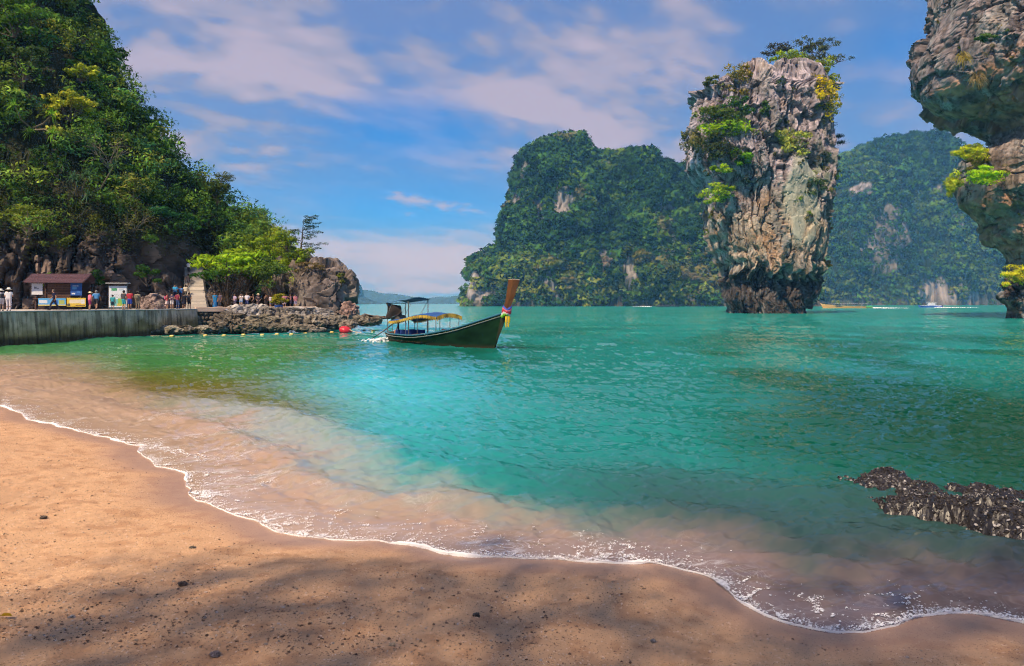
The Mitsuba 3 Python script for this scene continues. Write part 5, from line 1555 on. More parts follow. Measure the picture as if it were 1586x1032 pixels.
# dark tarpaulin tied at the stern, engine on its pole, long propeller shaft
g = []
for u in np.linspace(0, 1, 12):
    for t in np.linspace(0, 1, 10):
        g.append((.05 + 1.5 * t + .1 * math.sin(5 * u), -.86 + .35 * t + .12 * math.sin(7 * t + 3 * u), 3.05 - u * (1.25 - .55 * t) - .12 * t * math.sin(3 * u) - .22 * t))
v = bpts(g); v2 = np.vstack([v, v + by * .02])
put('tarpaulin', vply(v, grid_faces(12, 10), (.035, .025, .022), 'mat_vc'), boat, 'dark brown tarpaulin hanging from the stern awning')
eng = [box(1.25, .6, .5, (0, 0, 0), .06), box(.5, .42, .22, (.1, 0, .30), .05), box(.26, .56, .26, (-.42, 0, .06), .05)]
for i in range(5):
    e = trimesh.creation.cylinder(.09 + .02 * (i % 2), .34, sections=10)
    e.apply_translation([-.35 + .17 * i, .08 * (-1) ** i, .34 + .05 * (i % 3)])
    eng.append(e)
M4 = np.eye(4); M4[:3, 0], M4[:3, 1], M4[:3, 2], M4[:3, 3] = bx, by, [0, 0, 1], bp(.75, -.15, 1.75)
em = join(eng); em.apply_transform(trimesh.transformations.rotation_matrix(-.18, [0, 1, 0])); em.apply_transform(M4)
put('engine', flat(em, (.10, .085, .07)), boat, 'bare car engine mounted on the stern')
put('engine_mount', flat(join([tube(bpts([(.75, -.15, .4), (.75, -.15, 1.6)]), .07, 7), tube(bpts([(.2, -.15, .5), (.75, -.15, 1.4)]), .04, 6)]), (.06, .055, .05)), boat)
put('propeller_shaft', flat(join([tube(bpts([(.3, -.15, 1.55), (-1.6, -.15, .75), (-3.6, -.15, .05)]), [.05, .04, .03], 7), tube(bpts([(1.2, -.15, 1.9), (2.3, -.35, 1.45)]), .025, 6)]), (.05, .045, .04)), boat)
# benches, blue seat backs, gear
for x in (1.55, 2.25, 2.95):
    for s in (1, -1):
        b = box(.12, .62, .55, (0, 0, 0), .03); M4[:3, 3] = bp(x, s * .55, .72); b.apply_transform(M4)
        put('seat_back', flat(b, (.02, .055, .24)), boat)
for x in (4.0, 5.2, 6.4, 7.6):
    b = box(.34, 1.7, .06, (0, 0, 0), .01); M4[:3, 3] = bp(x, 0, .72 + .09 * (x - 4)); b.apply_transform(M4)
    put('bench', flat(b, (.10, .065, .04)), boat)
b = box(1.0, .9, .4, (0, 0, 0), .05); M4[:3, 3] = bp(.55, .3, .72); b.apply_transform(M4)
put('stern_box', flat(b, (.42, .20, .12)), boat, 'reddish wooden box at the stern')
for x, y, z, s in ((8.2, .2, 1.15, (.9, .7, .4)), (7.4, -.35, 1.05, (.6, .5, .35))):
    b = box(*s, (0, 0, 0), .12); M4[:3, 3] = bp(x, y, z); b.apply_transform(M4)
    k2 = put('life_jacket_bag' , flat(b, (.045, .02, .03)), boat)
# garlands round the prow: ribbons of several colours and yellow tassels
rng = np.random.default_rng(8)
def ring(c, rx, ry, r, col, wob):
    a = np.linspace(0, 2 * np.pi, 26)
    pts = [(c[0] + rx * math.cos(t) * (1 + .1 * math.sin(3 * t + wob)), ry * math.sin(t), c[2] + .09 * math.sin(2 * t + wob)) for t in a]
    v_ = tube(bpts(pts), r * (1 + .25 * np.sin(np.arange(26) * 2.1 + wob)), 7)
    return v_
for z, r, col, nm in ((2.34, .085, (.62, .62, .58), 'white cloth garland'), (2.48, .085, (.55, .03, .06), 'red cloth garland'), (2.60, .08, (.60, .16, .22), 'pink cloth garland'), (2.70, .065, (.05, .08, .40), 'blue cloth garland'), (2.24, .08, (.16, .50, .03), 'green cloth garland')):
    f_ = (z - 2.35) / 2.1
    c = np.array([BL + .96 + .36 * (z - 2.35), 0, z])
    put('garland', flat(ring(c, .26, .2, r, col, z * 7), col), boat, nm)
tas = []
for i in range(9):
    a = rng.uniform(-.9, .9)
    p = np.array([BL + 1.0 + .22 * math.cos(a), -.24 * math.sin(a) - .05, 2.2])
    L_ = .28 + (.40 if i in (2, 5) else .15 * rng.random())
    tas.append(tube(bpts([p, p + [.03, -.02, -L_ * .5], p + [.05, -.02, -L_]]), [.05, .06, .045], 6))
put('tassel', flat(join(tas), (.62, .42, .02)), boat, 'yellow flower tassels')
# wash at the stern
rng = np.random.default_rng(9)
n_ = 900
p = np.stack([-.2 - 2.4 * rng.random(n_) ** 1.5, rng.normal(size=n_) * .55, np.zeros(n_)], 1)
p[:, 1] += (rng.random(n_) < .4) * -1.0 * rng.random(n_)
p[:, 2] = .02 + .34 * rng.random(n_) ** 2 * np.exp(p[:, 0] / 1.5)
ic = trimesh.creation.icosphere(1)
sz = (.03 + .07 * rng.random(n_)) * np.array([[1.6], [1.2], [.7]])
Vp = ic.vertices[None] * sz.T[:, None, :]
Vp = bpts((Vp + p[:, None]).reshape(-1, 3))
put('boat_wash', vply(Vp, (np.arange(n_)[:, None, None] * 42 + ic.faces[None]).reshape(-1, 3), (.72, .76, .76), 'rock_vc'), kind='stuff', label='white wash behind the long-tail boat', cat='foam')

# ---------------------------------------------------------------- far boats
def frame(c, yaw):
    M = np.eye(4)
    M[:2, :2] = [[math.cos(yaw), -math.sin(yaw)], [math.sin(yaw), math.cos(yaw)]]
    M[:3, 3] = c
    return M


def hull_mesh(L, B, h0, h1, n=24):
    r = []
    for i in range(n):
        q = i / (n - 1)
        b = B / 2 * min(1, .75 + q) * (1 - q ** 4) + .03
        zt = h0 + (h1 - h0) * q ** 2.5
        r.append([(-L / 2 + L * q, b, zt), (-L / 2 + L * q - .06 * L * q * q, b * .75, -.3), (-L / 2 + L * q - .06 * L * q * q, -b * .75, -.3), (-L / 2 + L * q, -b, zt)])
    v = np.array(r).reshape(-1, 3)
    return trimesh.Trimesh(v, np.vstack([grid_faces(n, 4), grid_faces(n, 4)[0:0], [[0, 1, 2], [0, 2, 3]]] + [[[i * 4, (i + 1) * 4, (i + 1) * 4 + 3], [i * 4, (i + 1) * 4 + 3, i * 4 + 3]] for i in range(n - 1)]), process=False)


def tour_boat(name, label, c, yaw, L, hullcol, roofcol, seed, bowcol=None, npeople=0):
    k = thing(name, label, 'boat')
    M = frame(c, yaw)
    def add(nm, m, col, bs='mat_vc', lb=None):
        m = m.copy(); m.apply_transform(M)
        put(nm, flat(m, col, bs), k, lb)
    add('hull', hull_mesh(L, L * .13, L * .035, L * .09), hullcol, 'gloss_vc')
    add('roof', box(L * .68, L * .12, .16, (-L * .08, 0, L * .085), .05), roofcol)
    for i in range(6):
        for s in (1, -1):
            x = -L * .40 + L * .64 * i / 5
            add('post', tube([(x, s * L * .055, L * .03), (x, s * L * .055, L * .085)], .07, 5), (.35, .33, .3))
    add('cabin_side', box(L * .60, L * .11, L * .02, (-L * .08, 0, L * .042)), (.10, .09, .09))
    rng = np.random.default_rng(seed)
    if bowcol is not None:
        add('bow_stripe', tube([(L * .30, -L * .06, L * .04), (L * .42, -L * .035, L * .06), (L * .5, 0, L * .095)], .22, 6), bowcol)
        add('stern_panel', box(L * .12, L * .135, L * .03, (-L * .43, 0, L * .03), .05), (.10, .42, .12))
    return M


M_ = tour_boat('tour_boat', 'long orange and green tour boat with a pale flat roof beyond the rock pillar', at(1310, 477.2, 400) * [1, 1, 0], math.pi - .05, 31, (.60, .38, .14), (.66, .60, .52), 1, (.62, .30, .06))
tour_boat('tour_boat', 'dark distant long boat with an awning in front of the nearer hill', at(1035, 475, 560) * [1, 1, 0], .12, 21, (.03, .045, .06), (.05, .06, .10), 2)
k = thing('speedboat', 'blue and white speedboat with its wake before the farther hill', 'boat')
M = frame(at(1440, 476.5, 460) * [1, 1, 0], math.pi - .25)
for nm, m, col in (('hull', hull_mesh(15, 3.4, 1.3, 1.8), (.04, .12, .42)), ('deck', box(13, 3.0, .3, (-.4, 0, 1.5), .08), (.75, .76, .78)), ('cabin', box(4.6, 2.4, 1.5, (-1.0, 0, 2.3), .3), (.55, .60, .68)), ('roof', box(6.2, 2.8, .18, (-1.2, 0, 3.5), .06), (.78, .78, .78)), ('outboard', box(.9, 1.8, 1.4, (-7.6, 0, 1.0), .2), (.06, .06, .07)), ('post', join([tube([(x, s * 1.2, 1.6), (x, s * 1.2, 3.45)], .06, 5) for x in (-4, 1.4) for s in (1, -1)]), (.7, .7, .7))):
    m = m.copy(); m.apply_transform(M)
    put(nm, flat(m, col, 'gloss_vc'), k)


def wake(label, c, yaw, L, w, seed):
    rng = np.random.default_rng(seed)
    n = 260
    p = np.stack([-L * rng.random(n) ** 1.3, rng.normal(size=n) * w, 0 * np.arange(n)], 1)
    s = (.5 + .8 * rng.random((n, 1))) * np.array([[2.6, 1.0, .42]]) * np.exp(p[:, :1] / L * 1.2)
    v = ic.vertices[None] * s[:, None] + p[:, None]
    v = trimesh.transform_points(v.reshape(-1, 3), frame(c, yaw))
    put('boat_wake', vply(v, (np.arange(n)[:, None, None] * 42 + ic.faces[None]).reshape(-1, 3), (.8, .82, .82), 'rock_vc'), kind='stuff', label=label, cat='foam')


wake('white wake of the blue and white speedboat', at(1448, 476.5, 460) * [1, 1, 0], math.pi - .25, 26, 1.1, 3)
wake('thin white wake behind the orange and green tour boat', at(1350, 477, 400) * [1, 1, 0], math.pi - .05, 22, .6, 4)
wake('short white wake ahead of the dark distant boat', at(1005, 475, 560) * [1, 1, 0], .1, 14, .8, 5)

# ---------------------------------------------------------------- buoys
rb = thing('mooring_buoy', 'red and pink round mooring buoy with a short rope near the boulders', 'buoy')
c = at(535, 512, 0) if False else np.array([(535 - 793) / 1000 * 66, 66, .22])
s_ = trimesh.creation.uv_sphere(.62, count=[18, 26]); s_.vertices *= [1.05, 1, .72]; s_.apply_transform(trimesh.transformations.rotation_matrix(.25, [0, 1, 0])); s_.apply_translation(c)
put('float', soft(s_, (.55, .025, .04), 'gloss_vc'), rb)
t_b = trimesh.creation.torus(.52, .07); t_b.vertices *= [1.05, 1, .7]; t_b.apply_transform(trimesh.transformations.rotation_matrix(.25, [0, 1, 0])); t_b.apply_translation(c + [0, 0, .12])
put('band', soft(t_b, (.62, .12, .16)), rb)
put('rope', soft(tube([c + [.5, -.3, .1], c + [.9, -.6, -.05], c + [1.5, -.9, -.20], c + [2.2, -1.3, -.24]], .045, 6), (.55, .50, .36)), rb)
FL = [(152, 520), (210, 519), (266, 521), (318, 520), (347, 520), (377, 519), (406, 519), (429, 518), (451, 518), (473, 517), (514, 515), (564, 512), (578, 513)]
ropep = []
for u, v in FL:
    Y = 3000 / (v - 469.2)
    p = np.array([(u - 793) / 1000 * Y, Y, .05])
    f = trimesh.creation.capsule(height=.18, radius=.12, count=[10, 8]); f.apply_transform(trimesh.transformations.rotation_matrix(np.pi / 2, [0, 1, 0])); f.apply_translation(p)
    put('float_buoy', soft(f, (.55, .43, .10), 'gloss_vc'), None, 'small yellow float of the swimming line off the boulders', 'buoy', 'floats of the swimming line')
    ropep.append(p - [0, 0, .03])
put('float_rope', soft(tube(ropep, .025, 5), (.35, .32, .22)), None, 'thin rope that links the yellow floats of the swimming line', 'rope')
# ---------------------------------------------------------------- kiosk and notice board
def rotz(m, a, c):
    m = m.copy()
    m.apply_transform(trimesh.transformations.rotation_matrix(a, [0, 0, 1]))
    m.apply_translation(c)
    return m


kc, ka = np.array([at(97, 0, 61.5)[0], 61.5, PAVE]), .16
ki = thing('ticket_kiosk', 'dark wooden kiosk with a purple-brown pitched roof and posters', 'kiosk')


def kadd(nm, m, col, parent=ki, label=None):
    return put(nm, flat(rotz(m, ka, kc), col), parent, label)


for x in (-1.9, 1.95):
    for y in (-.8, .9):
        kadd('post', box(.14, .14, 2.75, (x, y, 1.37), .01), (.09, .05, .04))
wl = kadd('back_wall', box(3.9, .08, 2.5, (0, .95, 1.3)), (.07, .045, .04))
for i in range(9):
    kadd('slat', box(2.0, .05, .11, (.05, -.72, 1.15 + .155 * i), .008), np.array((.17, .085, .05)) * (.8 + .05 * (i % 4)))
kadd('counter', box(4.0, .5, .09, (0, -.86, 1.02), .01), (.12, .06, .045))
kadd('lower_panel', box(3.9, .07, .95, (0, -.72, .5)), (.05, .035, .03))
rid = kadd('roof', trimesh.Trimesh(*(lambda v: (v, np.vstack([[0, 1, 3], [0, 3, 2], [2, 3, 5], [2, 5, 4], [6, 9, 7], [6, 8, 9], [8, 11, 9], [8, 10, 11], [0, 6, 1], [1, 6, 7], [4, 5, 10], [5, 11, 10], [0, 2, 8], [0, 8, 6], [2, 4, 10], [2, 10, 8], [1, 9, 3], [1, 7, 9], [3, 11, 5], [3, 9, 11]])))(np.array([(-2.65, -1.45, 2.62), (2.5, -1.45, 2.62), (-2.65, 0, 3.42), (2.5, 0, 3.42), (-2.65, 1.5, 2.62), (2.5, 1.5, 2.62), (-2.65, -1.45, 2.52), (2.5, -1.45, 2.52), (-2.65, 0, 3.30), (2.5, 0, 3.30), (-2.65, 1.5, 2.52), (2.5, 1.5, 2.52)])), process=False), (.115, .06, .075))
for i in range(10):
    f = (i + .5) / 10
    put('batten', flat(rotz(box(5.16, .03, .03, (-.07, -1.45 + 1.45 * f, 2.635 + .8 * f)), ka, kc), (.085, .045, .055)), rid)
for x in (-2.62, 2.47):
    kadd('barge_board', tube([(x, -1.5, 2.56), (x, 0, 3.39), (x, 1.5, 2.56)], .07, 4), (.08, .045, .045))


def poster(parent, nm, x, z, w, h, y, col, marks=(), ang=None, c0=None, lab=None):
    ang, c0 = ka if ang is None else ang, kc if c0 is None else c0
    p = put(nm, flat(rotz(box(w, .03, h, (x, y, z)), ang, c0), col), parent, lab)
    for (mx, mz, mw, mh, mc) in marks:
        put('printed_patch', flat(rotz(box(mw * w, .006, mh * h, (x + (mx - .5) * w, y - .018, z + (mz - .5) * h)), ang, c0), mc), p)


poster(ki, 'poster', -1.72, 1.93, .92, 1.05, -.93, (.66, .65, .66), [(.35, .62, .25, .18, (.2, .2, .22)), (.6, .55, .2, .1, (.30, .31, .34)), (.5, .3, .5, .04, (.5, .5, .5))], lab='white poster with a small dark drawing')
poster(ki, 'poster', 1.62, 1.92, .98, 1.15, -.93, (.03, .10, .34), [(.45, .78, .55, .07, (.35, .40, .55)), (.35, .6, .4, .22, (.10, .30, .55)), (.25, .15, .3, .12, (.6, .62, .66)), (.7, .3, .3, .2, (.05, .16, .45))], lab='deep blue poster with pale blocks')
poster(ki, 'banner', -.35, .72, 2.35, .72, -1.13, (.10, .34, .62), [(.5, .09, 1.0, .16, (.60, .50, .12)), (.18, .55, .3, .4, (.60, .66, .70)), (.62, .5, .18, .55, (.03, .13, .42)), (.85, .5, .2, .5, (.35, .42, .12))], lab='blue banner with a yellow lower edge')
poster(ki, 'banner', 1.72, .70, 1.62, .82, -1.13, (.62, .45, .06), [(.45, .6, .62, .42, (.66, .60, .44)), (.85, .58, .2, .5, (.62, .62, .60)), (.1, .2, .15, .3, (.10, .09, .05)), (.7, .12, .5, .1, (.20, .12, .05))], lab='yellow banner with a pale block')
poster(ki, 'small_sign', -2.15, 1.95, .3, .5, -.6, (.58, .55, .55))

nc, na = np.array([at(183, 0, 60.5)[0], 60.5, PAVE]), .10
nb = thing('notice_board', 'white notice board with green pictures under a small grey roof', 'notice board')
for x in (-.82, .82):
    put('post', flat(rotz(box(.09, .09, 2.45, (x, 0, 1.22), .01), na, nc), (.10, .09, .085)), nb)
poster(nb, 'panel', 0, 1.18, 1.56, 2.1, -.06, (.62, .66, .70), [(.30, .84, .32, .12, (.06, .28, .14)), (.72, .84, .3, .10, (.40, .48, .55)), (.5, .60, .8, .02, (.3, .35, .4)), (.5, .55, .8, .02, (.3, .35, .4)), (.5, .50, .8, .02, (.3, .35, .4)), (.3, .26, .45, .3, (.15, .42, .40)), (.72, .28, .42, .34, (.22, .42, .08)), (.55, .16, .2, .12, (.62, .40, .06)), (.5, .03, 1, .06, (.1, .16, .2))], na, nc)
put('roof', flat(rotz(box(1.95, .7, .07, (0, -.02, 2.48), .01), na, nc), (.42, .42, .42)), nb)
# blue pot with its bushy plant
pc = at(433, 474, 69.6)
pc[2] = PAVE + .12
pp = thing('potted_plant', 'yellow-green bushy plant in a deep blue pot on the low wall', 'potted plant')
pt = trimesh.creation.revolve(np.array([(.0, 0), (.30, 0), (.36, .35), (.44, .78), (.47, .80), (.47, .86), (.38, .86), (.36, .7), (0, .68)]), sections=20)
pt.apply_translation(pc - [0, .25, .55])
put('pot', soft(pt, (.02, .07, .28), 'gloss_vc'), pp)
cc, rr = clumps(pc + [0, -.25, .75], (.95, .6, .75), 14, 3)
put('crown', leaf_shape(leaves(cc, rr, 40, .13, (.34, .33, .03), 4, shell=.2)), pp)
put('stem', flat(join([tube([pc + [0, -.25, .2], (pc + q) / 2 + [0, -.1, .2], q], [.04, .03, .015], 5) for q in cc]), BARK), pp)

# ---------------------------------------------------------------- people
def hull_of(balls, n=10):
    pts = []
    for c, r in balls:
        s = manifold3d.Manifold.sphere(r, n)
        pts.append(s.translate([float(x) for x in c]))
    return manifold3d.Manifold.batch_hull(pts)


POSES = {
    # hips shift, left/right foot (x, y, lift), knee bend y, elbows and wrists in body space (x right, y forward, z), lean
    'stand': dict(f=((-.10, 0, 0), (.10, .03, 0)), e=((-.25, -.02, 1.12), (.25, -.02, 1.12)), w=((-.24, .08, .88), (.24, .08, .88)), lean=0),
    'walk': dict(f=((-.07, .30, 0), (.07, -.34, .06)), e=((-.27, -.16, 1.14), (.26, .14, 1.14)), w=((-.30, -.10, .90), (.28, .30, .95)), lean=.03),
    'photo': dict(f=((-.10, 0, 0), (.11, .02, 0)), e=((-.24, .14, 1.20), (.24, .14, 1.20)), w=((-.08, .34, 1.46), (.08, .34, 1.46)), lean=0),
    'hips': dict(f=((-.12, 0, 0), (.13, .05, 0)), e=((-.36, -.08, 1.16), (.36, -.08, 1.16)), w=((-.19, .06, 1.0), (.19, .06, 1.0)), lean=0),
    'point': dict(f=((-.10, 0, 0), (.11, .06, 0)), e=((-.26, -.04, 1.13), (.34, .22, 1.32)), w=((-.22, .12, .94), (.42, .46, 1.42)), lean=0),
    'hold': dict(f=((-.09, 0, 0), (.10, -.04, 0)), e=((-.26, 0, 1.13), (.26, 0, 1.13)), w=((-.12, .26, 1.10), (.14, .26, 1.12)), lean=.02),
}
CACHE = {}


def pieces(pose, female):
    if (pose, female) in CACHE:
        return CACHE[pose, female]
    P = POSES[pose]
    sh_w, hip_w = (.165, .10) if female else (.195, .09)
    ln = P['lean']
    pel, wa, ch, nk = (0, 0, .94), (0, ln * .4, 1.12), (0, ln, 1.32), (0, ln + .01, 1.46)
    head = np.array([0, ln + .03, 1.60])
    B, SHT, LEG = [], [], []
    A_ = B.append
    A_(hull_of([((-hip_w, 0, .92), .095), ((hip_w, 0, .92), .095), ((-.08, ln * .4, 1.10), .088), ((.08, ln * .4, 1.10), .088)]))
    A_(hull_of([((-.08, ln * .4, 1.10), .088), ((.08, ln * .4, 1.10), .088), ((-sh_w * .72, ln, 1.36), .095), ((sh_w * .72, ln, 1.36), .095)]))
    if female:
        A_(hull_of([((-.07, ln + .07, 1.28), .06), ((.07, ln + .07, 1.28), .06), ((0, ln, 1.3), .08)]))
    A_(hull_of([((-sh_w, ln, 1.40), .058), ((sh_w, ln, 1.40), .058), (nk, .052)]))
    A_(hull_of([(nk, .052), ((0, ln + .02, 1.53), .05)]))
    hd = [(head + [0, 0, .03], .092), (head + [0, -.015, .035], .092), (head + [0, .02, -.045], .062), (head + [0, .045, -.085], .036)]
    A_(hull_of(hd, 14))
    A_(hull_of([(head + [0, .085, .005], .016), (head + [0, .095, -.03], .019)], 6))                 # nose
    A_(hull_of([(head + [-.025, .078, -.065], .012), (head + [.025, .078, -.065], .012)], 6))          # mouth
    for s in (-1, 1):
        A_(hull_of([(head + [s * .092, -.005, .01], .018), (head + [s * .09, 0, -.03], .012)], 6))        # ears
        A_(hull_of([(head + [s * .034, .078, .012], .013)] * 2 + [(head + [s * .04, .076, .012], .012)], 6))
    slv, pan, feet = [], [], []
    for i, s in ((0, -1), (1, 1)):
        f, e, w = (np.array(P[k][i], float) for k in 'few')
        S0 = np.array([s * sh_w, ln, 1.395])
        A_(hull_of([(S0, .058), (e, .044)]))
        A_(hull_of([(e, .044), (w, .029)]))
        slv.append(hull_of([(S0, .072), (S0 * .45 + e * .55, .064)]))
        d = unit(w - e)
        pm = w + d * .06
        sd = unit(np.cross(d, [0, 1, .2]))
        A_(hull_of([(w, .028), (pm + sd * .022, .022), (pm - sd * .022, .022)], 8))
        fr = np.cross(sd, d)
        for j, (o, L) in enumerate(((.033, .075), (.011, .088), (-.011, .082), (-.033, .062))):
            b = pm + sd * o + d * .015
            m = b + d * L * .5 + fr * .004
            A_(hull_of([(b, .0105), (m, .0095)], 6)); A_(hull_of([(m, .0095), (m + d * L * .42 + fr * .022, .008)], 6))
        tb = w + d * .03 + sd * .026
        A_(hull_of([(tb, .013), (tb + sd * .03 + d * .03, .011)], 6)); A_(hull_of([(tb + sd * .03 + d * .03, .011), (tb + sd * .034 + d * .06, .009)], 6))
        hp = np.array([s * hip_w, 0, .90])
        an = np.array([f[0], f[1], .085 + f[2]])
        kn = (hp + an) / 2 + [0, .05 if abs(f[1]) < .1 else .07, .02]
        A_(hull_of([(hp, .088), (kn, .058)]))
        A_(hull_of([(kn, .057), (kn * .6 + an * .4 + [0, -.02, 0], .056), (an, .037)]))
        pan.append((hp, kn, an))
        feet.append(hull_of([(an + [0, -.03, -.045], .038), (an + [0, .13, -.055], .032), (an + [0, 0, 0], .042)]))
        A_(hull_of([(an + [0, -.03, -.045], .030), (an + [0, .12, -.055], .025), (an, .036)]))
    U = manifold3d.Manifold.batch_boolean(B, manifold3d.OpType.Add).refine_to_length(.045)
    m = U.to_mesh()
    body = trimesh.Trimesh(m.vert_properties[:, :3], m.tri_verts)
    trimesh.smoothing.filter_taubin(body, iterations=4)
    add = lambda L: (lambda q: trimesh.Trimesh(q.vert_properties[:, :3], q.tri_verts))(manifold3d.Manifold.batch_boolean(L, manifold3d.OpType.Add).to_mesh())
    torso = [hull_of([((-hip_w - .005, 0, .93), .108), ((hip_w + .005, 0, .93), .108), ((-.085, ln * .4, 1.10), .104), ((.085, ln * .4, 1.10), .104)]),
             hull_of([((-.085, ln * .4, 1.10), .104), ((.085, ln * .4, 1.10), .104), ((-sh_w * .72, ln, 1.36), .108), ((sh_w * .72, ln, 1.36), .108)]),
             hull_of([((-sh_w, ln, 1.395), .070), ((sh_w, ln, 1.395), .070)])]
    out = {'body': body, 'shirt': add(torso + slv), 'tank': add(torso)}
    cut = lambda L, f_: add([hull_of([(hp, .102), (hp * (1 - f_) + kn * f_, .085)]) for hp, kn, an in L] + [hull_of([((-hip_w, 0, .93), .112), ((hip_w, 0, .93), .112), ((-hip_w, 0, .99), .105), ((hip_w, 0, .99), .105)])])
    out['shorts'] = cut(pan, .8)
    out['hotpants'] = cut(pan, .35)
    out['trousers'] = add([hull_of([(hp, .102), (kn, .074)]) for hp, kn, an in pan] + [hull_of([(kn, .074), (an + [0, 0, .03], .056)]) for hp, kn, an in pan] + [hull_of([((-hip_w, 0, .93), .112), ((hip_w, 0, .93), .112), ((-hip_w, 0, .99), .105), ((hip_w, 0, .99), .105)])])
    out['skirt'] = hull_of([((-.09, 0, 1.0), .10), ((.09, 0, 1.0), .10), ((-.17, 0, .58), .07), ((.17, 0, .58), .07), ((0, .13, .58), .06), ((0, -.13, .58), .06)])
    out['long_skirt'] = hull_of([((-.09, 0, 1.0), .10), ((.09, 0, 1.0), .10), ((-.16, 0, .18), .07), ((.16, 0, .18), .07), ((0, .12, .18), .06), ((0, -.12, .18), .06)])
    hc = head
    out['hair'] = add([hull_of([(hc + [0, -.022, .045], .100), (hc + [0, -.03, .0], .094), (hc + [0, .03, .075], .068)], 14)])
    out['long_hair'] = add([hull_of([(hc + [0, -.022, .045], .100), (hc + [0, -.03, .0], .094), (hc + [0, .03, .075], .068)], 14), hull_of([(hc + [0, -.04, .0], .09), (hc + [0, -.07, -.22], .06)], 10)])
    brim = trimesh.creation.revolve(np.array([(0, .0), (.115, .0), (.22, -.025), (.225, -.018), (.12, .012), (.112, .10), (.06, .125), (0, .128)]), sections=18)
    brim.apply_translation(hc + [0, -.01, .06])
    out['hat'] = brim
    capm = trimesh.util.concatenate([trimesh.convex.convex_hull(np.vstack([trimesh.creation.icosphere(2, .106).vertices * [1, 1.05, .8] * (1, 1, 1)])), box(.14, .12, .015, (0, .14, .0))])
    capm.apply_translation(hc + [0, -.005, .06])
    out['cap'] = capm
    out['shoes'] = add(feet)
    out['bag'] = hull_of([((-.10, -.19, 1.10), .07), ((.10, -.19, 1.10), .07), ((-.09, -.18, 1.34), .06), ((.09, -.18, 1.34), .06)])
    CACHE[pose, female] = out
    return out


def person(label, u, Y, yaw, pose, female, skin, top, bottom, hair, height=1.7, z=PAVE, group=None, hat=None, shoes=(.05, .045, .045), bag=None, bag_label=None):
    """yaw 0: facing away from the camera; 180: towards it"""
    pc = pieces(pose, female)
    s = height / 1.72
    a = math.radians(yaw)
    M = np.eye(4)
    M[:3, :3] = s * np.array([[math.cos(a), -math.sin(a), 0], [math.sin(a), math.cos(a), 0], [0, 0, 1]])
    M[:3, 3] = [(u - 793) / 1000 * Y, Y, z - .0]
    k = thing('person', label, 'person', group)

    def add(nm, m, col, par=k, lb=None, cat=None):
        v, f, _ = meshkit.arrays(m)
        v = trimesh.transform_points(v, M)
        c = np.asarray(col, float)
        return put(nm, vply(v, f, c, 'mat_vc', smooth=40 if False else True), par, lb, cat)

    v = pc['body']
    add('body', v, skin)
    add(top[0] if top[0] != 'tank' else 'top', pc[top[0]], top[1])
    add(bottom[0], pc[bottom[0]], bottom[1])
    add('hair', pc[hair[0]], hair[1])
    if hat:
        add('sun_hat' if hat[0] == 'hat' else 'cap', pc[hat[0]], hat[1])
    add('shoes', pc['shoes'], shoes)
    if bag is not None:
        add('backpack', pc['bag'], bag, None, bag_label, 'backpack')


SK = [(.42, .24, .16), (.34, .19, .12), (.50, .31, .22), (.25, .135, .085)]
BK, BR, GY = (.012, .010, .010), (.05, .03, .02), (.22, .21, .20)
WH, NV, LB, PK, RD, TL, KH = (.74, .72, .74), (.018, .024, .06), (.08, .26, .52), (.75, .16, .25), (.45, .03, .05), (.04, .32, .36), (.30, .25, .17)
person('woman all in white with a wide white sun hat, seen from behind on the path', 13.5, 49.5, 20, 'hold', True, SK[0], ('shirt', WH), ('trousers', (.66, .60, .62)), ('long_hair', BR), 1.76, hat=('hat', (.74, .70, .62)))
person('person in white with pale hat and dark shoulder bag, at the picture edge', 2, 50.2, 60, 'hold', True, SK[2], ('shirt', (.70, .66, .70)), ('shorts', (.62, .58, .60)), ('hair', BK), 1.68, hat=('hat', (.68, .64, .55)), bag=(.05, .045, .05), bag_label='dark bag on the back of the person in white at the edge of the picture')
person('man in a navy shirt and dark trousers striding along before the kiosk', 84, 56.5, 120, 'walk', False, SK[0], ('shirt', NV), ('trousers', (.035, .04, .06)), ('hair', (.10, .08, .06)), 1.80)
person('woman in a pink top and straw hat right of the kiosk', 139, 57.5, 330, 'hold', True, SK[0], ('shirt', PK), ('shorts', (.28, .03, .12)), ('hair', BR), 1.60, hat=('hat', (.70, .58, .36)))
person('man in a bright blue shirt and dark shorts beside the woman in pink', 149, 57.2, 25, 'walk', False, SK[1], ('shirt', LB), ('shorts', (.03, .03, .04)), ('hair', GY), 1.74)
person('child in a teal shirt reading the notice board', 174.5, 58.2, 10, 'stand', False, SK[1], ('shirt', TL), ('shorts', (.02, .05, .08)), ('hair', BK), 1.36)
person('man in a dark grey shirt and turquoise shorts before the notice board', 191.5, 58.6, 345, 'stand', False, SK[0], ('shirt', (.06, .06, .07)), ('shorts', (.04, .34, .40)), ('hair', BK), 1.76)
person('man in a red shirt and blue shorts right of the notice board', 201, 59.4, 15, 'hold', False, SK[1], ('shirt', RD), ('shorts', (.04, .07, .40)), ('hair', BR), 1.76)
person('person in khaki with cap and pack, walking away beside the man in red', 213, 61.0, 5, 'stand', False, SK[3], ('shirt', KH), ('trousers', (.20, .17, .12)), ('hair', BK), 1.72, hat=('cap', (.26, .23, .17)), bag=(.16, .14, .10), bag_label='brown-green rucksack on the person in khaki')
person('woman in a red top and pale skirt in the group by the steps', 258.5, 66.0, 300, 'hips', True, SK[1], ('tank', (.60, .08, .10)), ('skirt', (.60, .48, .46)), ('long_hair', BR), 1.66, bag=(.62, .10, .24), bag_label='bright pink bag of the woman in the red top')
